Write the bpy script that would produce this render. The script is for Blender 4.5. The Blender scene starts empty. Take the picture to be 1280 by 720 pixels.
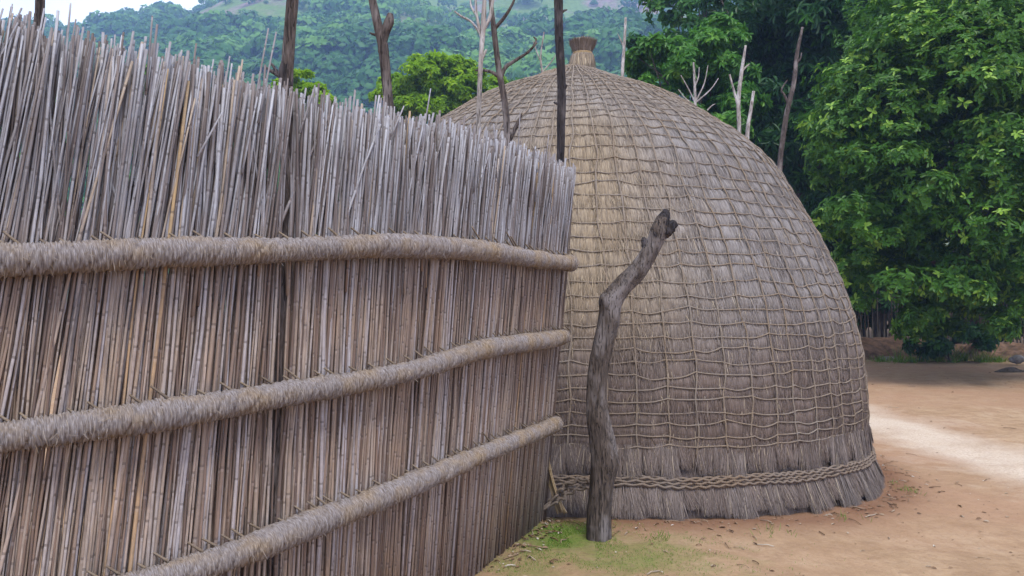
import bpy, math, random
import numpy as np
from mathutils import Vector

rng = np.random.default_rng(7)
random.seed(7)
sc = bpy.context.scene
COL = sc.collection
PI = math.pi

# ------------------------------------------------------------------ camera
F = 1050.0
H = 1.45
PITCH = math.atan((375 - 360) / F)
cam_d = bpy.data.cameras.new('camera')
cam = bpy.data.objects.new('camera', cam_d)
COL.objects.link(cam)
cam.location = (0, 0, H)
cam.rotation_euler = (PI / 2 + PITCH, 0, 0)
cam_d.sensor_width = 36
cam_d.lens = 36 * F / 1280
cam_d.clip_start = 0.05
cam_d.clip_end = 6000
sc.camera = cam


def P(x, y, d):
    """point seen at photo coordinates x, y at distance d along the view"""
    u = (x - 640) / F
    v = (360 - y) / F
    c, s = math.cos(PITCH), math.sin(PITCH)
    Y = c - v * s
    Z = s + v * c
    k = d / Y
    return np.array([u * k, d, H + Z * k])


# ------------------------------------------------------------------ numpy helpers
def hash3(i, j, k, seed):
    n = (i * 374761393 + j * 668265263 + k * 2147483647 + seed * 974711) & 0xFFFFFFFF
    n = ((n ^ (n >> 13)) * 1274126177) & 0xFFFFFFFF
    n = (n ^ (n >> 16)) & 0xFFFF
    return n / 65535.0


def vnoise(p, seed=0):
    """value noise -1..1, p (n,3)"""
    p = np.asarray(p, float)
    i = np.floor(p).astype(np.int64)
    f = p - i
    f = f * f * (3 - 2 * f)
    out = 0
    for dx in (0, 1):
        wx = f[:, 0] if dx else 1 - f[:, 0]
        for dy in (0, 1):
            wy = f[:, 1] if dy else 1 - f[:, 1]
            for dz in (0, 1):
                wz = f[:, 2] if dz else 1 - f[:, 2]
                out = out + wx * wy * wz * hash3(i[:, 0] + dx, i[:, 1] + dy, i[:, 2] + dz, seed)
    return out * 2 - 1


def fbm(p, oct=4, seed=0):
    p = np.asarray(p, float)
    a, t, o = 1.0, 0.0, 0
    for k in range(oct):
        o = o + a * vnoise(p, seed + k)
        t += a
        a *= 0.5
        p = p * 2.03
    return o / t


def smooth(a, b, x):
    t = np.clip((x - a) / (b - a), 0, 1)
    return t * t * (3 - 2 * t)


def norm(v):
    return v / np.maximum(np.linalg.norm(v, axis=-1, keepdims=True), 1e-9)


class MB:
    """collects vertices, quads and triangles plus point attributes"""

    def __init__(self):
        self.v, self.q, self.t, self.n = [], [], [], 0
        self.at = {}

    def add(self, v, q=None, t=None, **at):
        v = np.asarray(v, float).reshape(-1, 3)
        m = len(v)
        if q is not None and len(q):
            self.q.append(np.asarray(q, np.int64).reshape(-1, 4) + self.n)
        if t is not None and len(t):
            self.t.append(np.asarray(t, np.int64).reshape(-1, 3) + self.n)
        for k in set(self.at) | set(at):
            if k not in self.at:
                self.at[k] = [np.zeros(self.n)] if self.n else []
            val = at.get(k, 0.0)
            self.at[k].append(np.broadcast_to(np.asarray(val, float), (m,)).copy())
        self.v.append(v)
        self.n += m

    def build(self, name, mat, parent=None, smooth_shade=True):
        me = bpy.data.meshes.new(name)
        v = np.concatenate(self.v)
        q = np.concatenate(self.q) if self.q else np.zeros((0, 4), np.int64)
        t = np.concatenate(self.t) if self.t else np.zeros((0, 3), np.int64)
        if parent is not None and parent.type == 'EMPTY':
            v = v - np.array(parent.location)
        elif parent is not None and parent.parent is not None:
            v = v - np.array(parent.parent.location)
        me.vertices.add(len(v))
        me.vertices.foreach_set('co', v.astype(np.float32).ravel())
        nl = len(q) * 4 + len(t) * 3
        me.loops.add(nl)
        me.loops.foreach_set('vertex_index', np.concatenate([q.ravel(), t.ravel()]).astype(np.int32))
        me.polygons.add(len(q) + len(t))
        st = np.concatenate([np.arange(len(q)) * 4, len(q) * 4 + np.arange(len(t)) * 3]).astype(np.int32)
        me.polygons.foreach_set('loop_start', st)
        me.update(calc_edges=True)
        me.validate()
        me.polygons.foreach_set('use_smooth', np.full(len(me.polygons), smooth_shade))
        for k, a in self.at.items():
            at = me.attributes.new(k, 'FLOAT', 'POINT')
            at.data.foreach_set('value', np.concatenate(a).astype(np.float32))
        me.materials.append(mat)
        o = bpy.data.objects.new(name, me)
        COL.objects.link(o)
        if parent is not None:
            o.parent = parent
        return o


def spline(pts, n):
    """Catmull-Rom through rows of pts, n samples"""
    p = np.asarray(pts, float)
    p = np.vstack([2 * p[0] - p[1], p, 2 * p[-1] - p[-2]])
    m = len(p) - 3
    u = np.linspace(0, m, n)
    i = np.minimum(u.astype(int), m - 1)
    t = (u - i)[:, None]
    a, b, c, d = p[i], p[i + 1], p[i + 2], p[i + 3]
    return 0.5 * (2 * b + (c - a) * t + (2 * a - 5 * b + 4 * c - d) * t ** 2 + (3 * b - a - 3 * c + d) * t ** 3)


def frames(p):
    t = np.gradient(p, axis=0)
    t = norm(t)
    ref = np.array([0, 0, 1.0]) if abs(t[:, 2]).mean() < 0.7 else np.array([1.0, 0.3, 0])
    a = norm(np.cross(np.broadcast_to(ref, t.shape), t))
    b = np.cross(t, a)
    return t, a, b


def tube(mb, p, r, sides=8, cap=True, disp=None, phase=0.0, **at):
    p = np.asarray(p, float)
    n = len(p)
    r = np.broadcast_to(np.asarray(r, float), (n,))
    t, a, b = frames(p)
    th = np.arange(sides) / sides * 2 * PI + phase
    ct, st = np.cos(th), np.sin(th)
    dirs = a[:, None, :] * ct[None, :, None] + b[:, None, :] * st[None, :, None]
    rr = np.repeat(r[:, None], sides, 1)
    if disp is not None:
        rr = rr + disp(p, th, dirs, rr)
    v = p[:, None, :] + dirs * rr[:, :, None]
    v = v.reshape(-1, 3)
    i = np.arange(n - 1)[:, None] * sides
    j = np.arange(sides)[None, :]
    k = (j + 1) % sides
    q = np.stack([i + j, i + k, i + sides + k, i + sides + j], -1).reshape(-1, 4)
    at2 = {}
    for key, val in at.items():
        val = np.asarray(val, float)
        at2[key] = np.repeat(val, sides) if val.ndim else np.full(n * sides, float(val))
    tr = None
    if cap:
        c0 = n * sides
        v = np.vstack([v, p[0] - t[0] * r[0] * 0.15, p[-1] + t[-1] * r[-1] * 0.25])
        jj = np.arange(sides)
        kk = (jj + 1) % sides
        e = (n - 1) * sides
        tr = np.vstack([np.stack([kk, jj, np.full(sides, c0)], -1),
                        np.stack([e + jj, e + kk, np.full(sides, c0 + 1)], -1)])
        for key in at2:
            at2[key] = np.concatenate([at2[key], [at2[key][0], at2[key][-1]]])
    mb.add(v, q, tr, **at2)


def strips(mb, base, dirv, side, length, width, droop=None, rnd=None, taper=0.35):
    """many thin strands at once: each two quads long"""
    base, dirv, side = map(lambda z: np.asarray(z, float), (base, dirv, side))
    n = len(base)
    L = np.broadcast_to(length, (n,))[:, None]
    W = np.broadcast_to(width, (n,))[:, None] * 0.5
    if droop is None:
        droop = np.zeros((n, 3))
    a = base
    m = base + dirv * L * 0.5 + droop * 0.25
    e = base + dirv * L + droop
    v = np.stack([a - side * W, a + side * W, m - side * W, m + side * W,
                  e - side * W * taper, e + side * W * taper], 1).reshape(-1, 3)
    o = np.arange(n)[:, None] * 6
    q = np.concatenate([o + np.array([[0, 1, 3, 2]]), o + np.array([[2, 3, 5, 4]])], 0)
    if rnd is None:
        rnd = rng.random(n)
    mb.add(v, q, rnd=np.repeat(rnd, 6))


def leaves(mb, base, dirv, up, length, width, rnd, fold=0.25, curl=0.15):
    """folded six-point leaves"""
    n = len(base)
    d = norm(dirv)
    s = norm(np.cross(d, up))
    u = np.cross(s, d)
    L = np.broadcast_to(length, (n,))[:, None]
    W = np.broadcast_to(width, (n,))[:, None] * 0.5
    b = base
    tip = base + d * L - u * L * curl
    l1 = base + d * L * 0.35 - s * W * 0.85 + u * W * fold
    l2 = base + d * L * 0.72 - s * W * 0.9 + u * W * fold - u * L * curl * 0.4
    r1 = base + d * L * 0.35 + s * W * 0.85 + u * W * fold
    r2 = base + d * L * 0.72 + s * W * 0.9 + u * W * fold - u * L * curl * 0.4
    v = np.stack([b, l1, l2, tip, r2, r1], 1).reshape(-1, 3)
    o = np.arange(n)[:, None] * 6
    q = np.concatenate([o + np.array([[0, 3, 2, 1]]), o + np.array([[0, 5, 4, 3]])], 0)
    mb.add(v, q, rnd=np.repeat(rnd, 6))


def rand_unit(n):
    return norm(rng.normal(size=(n, 3)))


# ------------------------------------------------------------------ object bookkeeping
def tag(o, label=None, cat=None, group=None, kind=None):
    if label: o['label'] = label
    if cat: o['category'] = cat
    if group: o['group'] = group
    if kind: o['kind'] = kind
    return o


def thing(name, loc, label, cat, group=None):
    o = bpy.data.objects.new(name, None)
    o.empty_display_size = 0.2
    COL.objects.link(o)
    o.location = [float(c) for c in loc]
    return tag(o, label, cat, group)


# ------------------------------------------------------------------ materials
class NT:
    def __init__(self, name):
        self.m = bpy.data.materials.new(name)
        self.m.use_nodes = True
        self.t = self.m.node_tree
        self.t.nodes.clear()
        self.out = self.t.nodes.new('ShaderNodeOutputMaterial')

    def n(self, typ, **kw):
        nd = self.t.nodes.new(typ)
        for k, v in kw.items():
            if k.startswith('_'):
                setattr(nd, k[1:], v)
        for k, v in kw.items():
            if k.startswith('_'):
                continue
            key = int(k[1:]) if k[0] == 'i' and k[1:].isdigit() else k.replace('__', ' ')
            sock = nd.inputs[key]
            if isinstance(v, bpy.types.NodeSocket):
                self.t.links.new(v, sock)
            else:
                sock.default_value = v
        return nd

    def attr(self, name):
        return self.n('ShaderNodeAttribute', _attribute_name=name).outputs['Fac']

    def math(self, op, a, b=0.0, c=0.0, clamp=False):
        return self.n('ShaderNodeMath', _operation=op, _use_clamp=clamp, i0=a, i1=b, i2=c).outputs[0]

    def coord(self, which='Object'):
        return self.n('ShaderNodeTexCoord').outputs[which]

    def pos(self):
        return self.n('ShaderNodeNewGeometry').outputs['Position']

    def noise(self, vec, scale, detail=4, rough=0.55, dist=0.0):
        return self.n('ShaderNodeTexNoise', Vector=vec, Scale=scale, Detail=detail, Roughness=rough, Distortion=dist).outputs['Fac']

    def vmul(self, vec, k):
        return self.n('ShaderNodeVectorMath', _operation='MULTIPLY', i0=vec, i1=k).outputs[0]

    def comb(self, x, y, z):
        return self.n('ShaderNodeCombineXYZ', X=x, Y=y, Z=z).outputs[0]

    def sep(self, vec):
        return self.n('ShaderNodeSeparateXYZ', Vector=vec).outputs

    def ramp(self, fac, stops, interp='LINEAR'):
        nd = self.n('ShaderNodeValToRGB', Fac=fac)
        cr = nd.color_ramp
        cr.interpolation = interp
        while len(cr.elements) < len(stops):
            cr.elements.new(0.5)
        for e, (p, c) in zip(cr.elements, stops):
            e.position = p
            if not hasattr(c, '__len__'):
                c = (c, c, c)
            e.color = (*c, 1)
        return nd.outputs['Color']

    def mix(self, fac, a, b, mode='MIX'):
        nd = self.t.nodes.new('ShaderNodeMix')
        nd.data_type = 'RGBA'
        nd.blend_type = mode
        for key, v in ((0, fac), (6, a), (7, b)):
            s = nd.inputs[key]
            if isinstance(v, bpy.types.NodeSocket):
                self.t.links.new(v, s)
            elif key and len(v) == 3:
                s.default_value = (*v, 1)
            else:
                s.default_value = v
        return nd.outputs[2]

    def bump(self, h, strength=0.5, dist=0.01):
        return self.n('ShaderNodeBump', Height=h, Strength=strength, Distance=dist).outputs['Normal']

    def bsdf(self, color, rough=0.85, normal=None, spec=0.25):
        b = self.n('ShaderNodeBsdfPrincipled', Roughness=rough)
        b.inputs['Specular IOR Level'].default_value = spec
        if isinstance(color, bpy.types.NodeSocket):
            self.t.links.new(color, b.inputs['Base Color'])
        else:
            b.inputs['Base Color'].default_value = (*color, 1)
        if normal is not None:
            self.t.links.new(normal, b.inputs['Normal'])
        self.t.links.new(b.outputs[0], self.out.inputs['Surface'])
        return b


def mat_leaf(name, dark, light, young=None, trans=0.35, gloss=0.35):
    k = NT(name)
    r = k.attr('rnd')
    big = k.noise(k.pos(), 0.9, 3)
    c = k.mix(k.math('MULTIPLY_ADD', big, 1.2, -0.3, True), dark, light)
    c = k.mix(r, c, k.mix(0.5, c, light))
    if young:
        yf = k.math('GREATER_THAN', r, 0.80)
        c = k.mix(k.math('MULTIPLY', yf, 0.85), c, young)
    b = k.bsdf(c, 0.45, None, gloss)
    tr = k.n('ShaderNodeBsdfTranslucent', Color=c)
    mx = k.n('ShaderNodeMixShader', Fac=trans)
    k.t.links.new(b.outputs[0], mx.inputs[1])
    k.t.links.new(tr.outputs[0], mx.inputs[2])
    k.t.links.new(mx.outputs[0], k.out.inputs['Surface'])
    return k.m


def mat_bark(name, c1, c2, c3, scale=1.0, bump=0.6):
    k = NT(name)
    p = k.coord('Object')
    st = k.noise(k.vmul(p, (75 * scale, 75 * scale, 9 * scale)), 1.0, 9, 0.75, 0.4)
    ck = k.noise(k.vmul(p, (120 * scale, 120 * scale, 10 * scale)), 1.0, 2, 0.5, 1.2)
    bl = k.noise(k.vmul(p, (9 * scale, 9 * scale, 4 * scale)), 1.0, 3)
    c = k.mix(k.ramp(st, [(0.35, 0.0), (0.65, 1.0)]), c1, c2)
    c = k.mix(k.ramp(bl, [(0.5, 0.0), (0.66, 1.0)]), c, c3)
    crack = k.ramp(ck, [(0.36, 1.0), (0.43, 0.0)])
    c = k.mix(k.math('MULTIPLY', crack, 0.8), c, (c1[0] * 0.35, c1[1] * 0.33, c1[2] * 0.32))
    h = k.math('SUBTRACT', st, k.math('MULTIPLY', crack, 0.7))
    k.bsdf(c, 0.9, k.bump(h, min(1.0, bump * 1.5), 0.009), 0.2)
    return k.m


def mat_reed():
    k = NT('weathered_reed')
    r, ln, zz = k.attr('rnd'), k.attr('len'), k.attr('hgt')
    grey = k.ramp(r, [(0.0, (0.09, 0.072, 0.07)), (0.15, (0.175, 0.145, 0.14)), (0.38, (0.236, 0.228, 0.246)), (0.7, (0.333, 0.332, 0.366)),
                      (0.93, (0.40, 0.40, 0.432)), (0.97, (0.34, 0.23, 0.12)), (1.0, (0.46, 0.32, 0.17))])
    tan = k.ramp(r, [(0.0, (0.13, 0.085, 0.065)), (0.18, (0.245, 0.16, 0.115)), (0.45, (0.355, 0.26, 0.19)), (0.72, (0.41, 0.325, 0.265)),
                     (0.92, (0.42, 0.375, 0.385)), (1.0, (0.42, 0.26, 0.13))])
    w = k.noise(k.pos(), 3.0, 3)
    up = k.math('ADD', zz, k.math('MULTIPLY_ADD', w, 0.9, -0.45), 0, True)
    c = k.mix(up, tan, grey)
    streak = k.noise(k.comb(k.math('MULTIPLY', r, 91.0), k.math('MULTIPLY', ln, 5.0), 0.0), 1.0, 5, 0.7)
    c = k.mix(k.ramp(streak, [(0.3, 0.75), (0.55, 0.0)]), c, (0.13, 0.10, 0.09))
    fine = k.noise(k.vmul(k.pos(), (420, 420, 16)), 1.0, 3, 0.6)
    c = k.mix(k.ramp(fine, [(0.3, 0.42), (0.6, 0.0)]), c, (0.10, 0.08, 0.07))
    fr = k.math('FRACT', k.math('DIVIDE', ln, 0.235))
    node = k.math('LESS_THAN', fr, 0.035)
    pale = k.math('MULTIPLY', k.math('GREATER_THAN', fr, 0.96), 0.12)
    c = k.mix(k.math('MULTIPLY', node, 0.5), c, (0.07, 0.05, 0.045))
    c = k.mix(pale, c, (0.55, 0.52, 0.52))
    k.bsdf(c, 0.62, k.bump(fine, 0.35, 0.002), 0.3)
    return k.m


def mat_rail():
    k = NT('bound_grass_rope')
    r, al, an = k.attr('rnd'), k.attr('len'), k.attr('ang')
    v = k.comb(k.math('MULTIPLY', al, 380.0), k.math('MULTIPLY', an, 1.7), r)
    tw = k.noise(v, 1.0, 4, 0.6)
    bl = k.math('ADD', k.noise(k.comb(k.math('MULTIPLY', al, 7.0), k.math('MULTIPLY', an, 0.6), 0), 1.0, 4), k.math('MULTIPLY', al, 0.035))
    c = k.ramp(tw, [(0.25, (0.075, 0.058, 0.048)), (0.45, (0.18, 0.152, 0.142)), (0.72, (0.34, 0.312, 0.315))])
    c = k.mix(k.ramp(bl, [(0.5, 0.0), (0.75, 0.75)]), c, k.ramp(tw, [(0.25, (0.10, 0.065, 0.035)), (0.7, (0.36, 0.265, 0.165))]))
    c = k.mix(k.math('MULTIPLY', k.math('GREATER_THAN', r, 0.01), 0.8), c,
              k.ramp(r, [(0.0, (0.12, 0.085, 0.055)), (0.5, (0.24, 0.18, 0.12)), (1.0, (0.36, 0.31, 0.27))]))
    k.bsdf(c, 0.9, k.bump(tw, 0.7, 0.006), 0.15)
    return k.m


def mat_thatch():
    k = NT('weathered_thatch')
    r, ar, ln, hz = k.attr('rnd'), k.attr('arc'), k.attr('len'), k.attr('hgt')
    gold, red = k.attr('gold'), k.attr('lowr')
    f1 = k.noise(k.comb(k.math('MULTIPLY', ar, 230.0), k.math('MULTIPLY', ln, 9.0), k.math('MULTIPLY', r, 30.0)), 1.0, 4, 0.7)
    f2 = k.noise(k.comb(k.math('MULTIPLY', ar, 45.0), k.math('MULTIPLY', ln, 5.0), 0.0), 1.0, 4, 0.6)
    bl = k.noise(k.comb(k.math('MULTIPLY', ar, 2.2), k.math('MULTIPLY', ln, 1.6), 3.0), 1.0, 4, 0.6)
    grey = k.ramp(f1, [(0.28, (0.075, 0.062, 0.06)), (0.42, (0.20, 0.177, 0.162)), (0.58, (0.297, 0.272, 0.262)), (0.75, (0.415, 0.392, 0.385))])
    gol = k.ramp(f1, [(0.28, (0.10, 0.068, 0.04)), (0.45, (0.31, 0.23, 0.14)), (0.7, (0.49, 0.395, 0.265))])
    brn = k.ramp(f1, [(0.28, (0.045, 0.031, 0.024)), (0.45, (0.135, 0.097, 0.078)), (0.7, (0.25, 0.195, 0.17))])
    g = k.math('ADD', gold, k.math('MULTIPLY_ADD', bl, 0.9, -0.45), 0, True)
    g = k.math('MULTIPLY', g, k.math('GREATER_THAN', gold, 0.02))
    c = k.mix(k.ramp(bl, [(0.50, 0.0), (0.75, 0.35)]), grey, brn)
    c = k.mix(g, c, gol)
    lo = k.math('ADD', red, k.math('MULTIPLY_ADD', bl, 0.8, -0.4), 0, True)
    c = k.mix(lo, c, brn)
    c = k.mix(k.ramp(f2, [(0.3, 0.65), (0.52, 0.0)]), c, (0.065, 0.05, 0.045))
    c = k.mix(k.ramp(r, [(0.0, 0.55), (0.28, 0.25), (0.31, 0.0)]), c, (0.055, 0.043, 0.04))
    sp = k.math('GREATER_THAN', r, 0.97)
    c = k.mix(k.math('MULTIPLY', sp, 0.6), c, (0.50, 0.41, 0.28))
    h = k.math('ADD', f1, k.math('MULTIPLY', f2, 0.8))
    k.bsdf(c, 0.85, k.bump(h, 0.9, 0.012), 0.2)
    return k.m


def mat_rope(name, a, b):
    k = NT(name)
    p = k.pos()
    n1 = k.noise(p, 130.0, 3, 0.6)
    n2 = k.noise(p, 2.5, 3)
    c = k.mix(k.ramp(n1, [(0.3, 0.0), (0.65, 1.0)]), (a[0] * 0.45, a[1] * 0.43, a[2] * 0.42), a)
    c = k.mix(k.ramp(n2, [(0.4, 0.0), (0.65, 1.0)]), c, b)
    k.bsdf(c, 0.85, k.bump(n1, 0.8, 0.004), 0.2)
    return k.m


def mat_ground():
    k = NT('sandy_earth')
    p = k.pos()
    px, py, pz = k.sep(p)
    big = k.noise(p, 0.35, 5, 0.6)
    mid = k.noise(p, 2.2, 6, 0.65)
    fine = k.noise(p, 38.0, 5, 0.7)
    grain = k.noise(p, 300.0, 2, 0.6)
    c = k.ramp(mid, [(0.3, (0.285, 0.182, 0.105)), (0.5, (0.365, 0.245, 0.148)), (0.72, (0.43, 0.31, 0.20))])
    c = k.mix(k.ramp(k.noise(p, 7.0, 9, 0.72), [(0.40, 0.55), (0.56, 0.0)]), c, (0.24, 0.15, 0.088))
    c = k.mix(k.ramp(big, [(0.42, 0.0), (0.62, 0.75)]), c, (0.33, 0.195, 0.12))
    # pale swept sand of the path
    path = k.attr('path')
    pf = k.math('ADD', path, k.math('MULTIPLY_ADD', k.noise(p, 1.1, 7, 0.7), 1.9, -1.05), 0, True)
    pf = k.math('MULTIPLY', pf, k.math('GREATER_THAN', path, 0.03))
    c = k.mix(pf, c, k.ramp(fine, [(0.3, (0.45, 0.355, 0.265)), (0.7, (0.57, 0.47, 0.375))]))
    # darker reddish soil in a ring round the hut
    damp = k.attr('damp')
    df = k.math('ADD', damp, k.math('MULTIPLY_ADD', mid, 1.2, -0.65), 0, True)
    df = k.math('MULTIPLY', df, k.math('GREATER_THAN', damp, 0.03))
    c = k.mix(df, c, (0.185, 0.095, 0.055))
    # moss
    moss = k.attr('moss')
    mf = k.math('ADD', moss, k.math('MULTIPLY_ADD', k.noise(p, 4.5, 6, 0.7), 1.5, -0.85), 0, True)
    mf = k.math('MULTIPLY', mf, k.math('GREATER_THAN', moss, 0.03))
    c = k.mix(mf, c, k.ramp(fine, [(0.3, (0.065, 0.115, 0.018)), (0.7, (0.17, 0.22, 0.05))]))
    # darker brown ground from the bank backwards
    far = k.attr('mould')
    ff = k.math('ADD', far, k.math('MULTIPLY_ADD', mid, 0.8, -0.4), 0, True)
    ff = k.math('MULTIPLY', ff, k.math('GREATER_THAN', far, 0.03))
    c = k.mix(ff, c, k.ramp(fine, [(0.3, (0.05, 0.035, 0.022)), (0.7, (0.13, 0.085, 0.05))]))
    c = k.mix(k.ramp(fine, [(0.25, 0.4), (0.48, 0.0)]), c, (0.16, 0.095, 0.06))
    c = k.mix(k.ramp(grain, [(0.3, 0.35), (0.5, 0.0)]), c, (0.18, 0.11, 0.07))
    h = k.math('ADD', k.math('ADD', k.math('MULTIPLY', fine, 1.0), k.math('MULTIPLY', k.noise(p, 9.0, 4, 0.6), 1.6)), k.math('MULTIPLY', grain, 0.35))
    k.bsdf(c, 0.95, k.bump(h, 0.55, 0.02), 0.1)
    return k.m


def mat_hill():
    k = NT('hillside')
    p = k.pos()
    a = k.noise(p, 0.035, 5, 0.6)
    b = k.noise(p, 0.6, 5, 0.7)
    c = k.ramp(b, [(0.3, (0.06, 0.11, 0.025)), (0.6, (0.13, 0.20, 0.05)), (0.8, (0.19, 0.24, 0.08))])
    c = k.mix(k.ramp(a, [(0.47, 0.0), (0.58, 0.9)]), c, k.ramp(b, [(0.3, (0.15, 0.10, 0.105)), (0.7, (0.28, 0.195, 0.21))]))
    k.bsdf(c, 0.95, k.bump(b, 0.8, 0.8), 0.05)
    return k.m


def mat_simple(name, a, b, scale, bump=0.4, rough=0.9):
    k = NT(name)
    n = k.noise(k.coord('Object'), scale, 6, 0.65)
    k.bsdf(k.mix(k.ramp(n, [(0.35, 0.0), (0.65, 1.0)]), a, b), rough, k.bump(n, bump, 0.02), 0.2)
    return k.m


def mat_litter():
    k = NT('dry_litter')
    r = k.attr('rnd')
    c = k.ramp(r, [(0, (0.08, 0.045, 0.025)), (0.35, (0.2, 0.12, 0.07)), (0.7, (0.26, 0.185, 0.12)), (0.93, (0.36, 0.30, 0.23)), (1.0, (0.50, 0.46, 0.40))])
    k.bsdf(c, 0.9, None, 0.2)
    return k.m


M = dict(
    reed=mat_reed(), rail=mat_rail(), thatch=mat_thatch(), ground=mat_ground(), hill=mat_hill(), litter=mat_litter(),
    rope=mat_rope('grass_rope', (0.26, 0.20, 0.145), (0.205, 0.17, 0.14)),
    braid=mat_rope('braided_grass', (0.215, 0.155, 0.108), (0.165, 0.13, 0.105)),
    straw=mat_rope('pale_straw', (0.46, 0.34, 0.19), (0.36, 0.26, 0.16)),
    post=mat_bark('charred_grey_wood', (0.032, 0.025, 0.021), (0.135, 0.104, 0.086), (0.20, 0.175, 0.168)),
    black=mat_bark('charred_black_wood', (0.012, 0.011, 0.012), (0.055, 0.045, 0.045), (0.10, 0.085, 0.085)),
    brown=mat_bark('weathered_brown_wood', (0.035, 0.027, 0.024), (0.14, 0.11, 0.098), (0.22, 0.19, 0.18)),
    pale=mat_bark('pale_dead_wood', (0.20, 0.17, 0.15), (0.43, 0.39, 0.36), (0.52, 0.49, 0.47)),
    trunk=mat_bark('tree_bark', (0.035, 0.028, 0.022), (0.12, 0.095, 0.075), (0.17, 0.15, 0.12), 0.4),
    soil=mat_simple('bank_soil', (0.05, 0.032, 0.02), (0.16, 0.095, 0.06), 6.0, 0.9),
    stone=mat_simple('grey_stone', (0.10, 0.09, 0.08), (0.27, 0.25, 0.23), 8.0, 0.7),
    leaf_big=mat_leaf('glossy_leaf', (0.028, 0.095, 0.010), (0.10, 0.245, 0.022), (0.28, 0.46, 0.06), 0.38, 0.3),
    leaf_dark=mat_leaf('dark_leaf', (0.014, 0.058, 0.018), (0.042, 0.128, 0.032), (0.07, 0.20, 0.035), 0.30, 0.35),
    leaf_mid=mat_leaf('bright_leaf', (0.045, 0.150, 0.020), (0.105, 0.275, 0.035), (0.17, 0.36, 0.05), 0.42, 0.3),
    leaf_yel=mat_leaf('feathery_leaf', (0.14, 0.29, 0.012), (0.30, 0.48, 0.022), (0.36, 0.54, 0.03), 0.5, 0.12),
    leaf_far=mat_leaf('far_leaf', (0.026, 0.10, 0.022), (0.085, 0.22, 0.045), (0.13, 0.28, 0.05), 0.30, 0.1),
    grass=mat_leaf('grass_blade', (0.07, 0.16, 0.012), (0.15, 0.27, 0.03), (0.24, 0.28, 0.07), 0.3, 0.2),
)

# ------------------------------------------------------------------ terrain
HUT = np.array([0.62, 8.38])          # axis of the hut
HUT_R = 2.68


def ground_z(x, y):
    x = np.asarray(x, float)
    y = np.asarray(y, float)
    s = -0.062 * np.clip(x - 0.9, 0, 2.9) * (1 - smooth(9.5, 17, y))
    s = s - 0.03 * smooth(0.0, -1.6, x) * (1 - smooth(4, 7, y))
    p = np.stack([x, y, np.zeros_like(x)], -1).reshape(-1, 3)
    near = 1 - smooth(20, 60, y)
    n = fbm(p * 1.1, 4, 3).reshape(x.shape) * 0.022 + fbm(p * 6.0, 3, 8).reshape(x.shape) * 0.008
    d = np.hypot(x - HUT[0], y - HUT[1])
    lip = 0.02 * np.exp(-((d - 3.0) / 0.16) ** 2) * (0.5 + 0.5 * vnoise(p * 2.3, 5).reshape(x.shape))
    bank = 0.0
    return s + n * near + lip + bank


def gz(x, y):
    return float(ground_z(np.array([x]), np.array([y]))[0])


def build_ground():
    def axis(lo, hi, fine, mx, growth=1.12):
        a = list(np.arange(lo, hi, fine))
        st, x = fine, hi
        r = []
        while x < mx:
            r.append(x)
            st *= growth
            x += st
        r.append(mx)
        st, x = fine, lo
        l = []
        while x > -mx:
            x -= st
            st *= growth
            l.append(x)
        return np.array(l[::-1] + a + r)
    xs = axis(-1.6, 5.0, 0.03, 460)
    ys = axis(3.0, 10.0, 0.03, 460)
    X, Y = np.meshgrid(xs, ys, indexing='ij')
    Z = ground_z(X, Y)
    n, m = X.shape
    v = np.stack([X, Y, Z], -1).reshape(-1, 3)
    i = np.arange(n - 1)[:, None] * m
    j = np.arange(m - 1)[None, :]
    q = np.stack([i + j, i + m + j, i + m + j + 1, i + j + 1], -1).reshape(-1, 4)
    x, y = v[:, 0], v[:, 1]
    # pale path: a worn band running across behind the hut to the right
    xc = 4.95 + 0.10 * (9.5 - y)
    path = np.clip(1.25 * np.exp(-(np.abs(x - xc) / 0.62) ** 1.9), 0, 1) * smooth(5.0, 7.5, y) * smooth(14.5, 11.5, y)
    d = np.hypot(x - HUT[0], y - HUT[1])
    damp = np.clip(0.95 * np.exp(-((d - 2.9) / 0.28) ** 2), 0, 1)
    m1 = 1.45 * np.exp(-(((x - 0.30) / 0.30) ** 2 + ((y - 5.15) / 0.34) ** 2))
    m2 = 0.74 * np.exp(-(((x - 0.62) / 0.55) ** 2 + ((y - 4.75) / 0.42) ** 2))
    m3 = 0.55 * np.exp(-(((x - 0.1) / 0.35) ** 2 + ((y - 4.6) / 0.5) ** 2))
    m4 = 0.5 * np.exp(-(((x - 11) / 3.5) ** 2 + ((y - 20.0) / 0.8) ** 2))
    moss = np.clip(np.maximum.reduce([m1, m2, m3, m4]), 0, 1)
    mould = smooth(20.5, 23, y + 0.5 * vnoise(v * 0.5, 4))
    mb = MB()
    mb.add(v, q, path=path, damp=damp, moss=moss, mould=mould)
    return tag(mb.build('ground', M['ground']), kind='structure')


build_ground()

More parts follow.
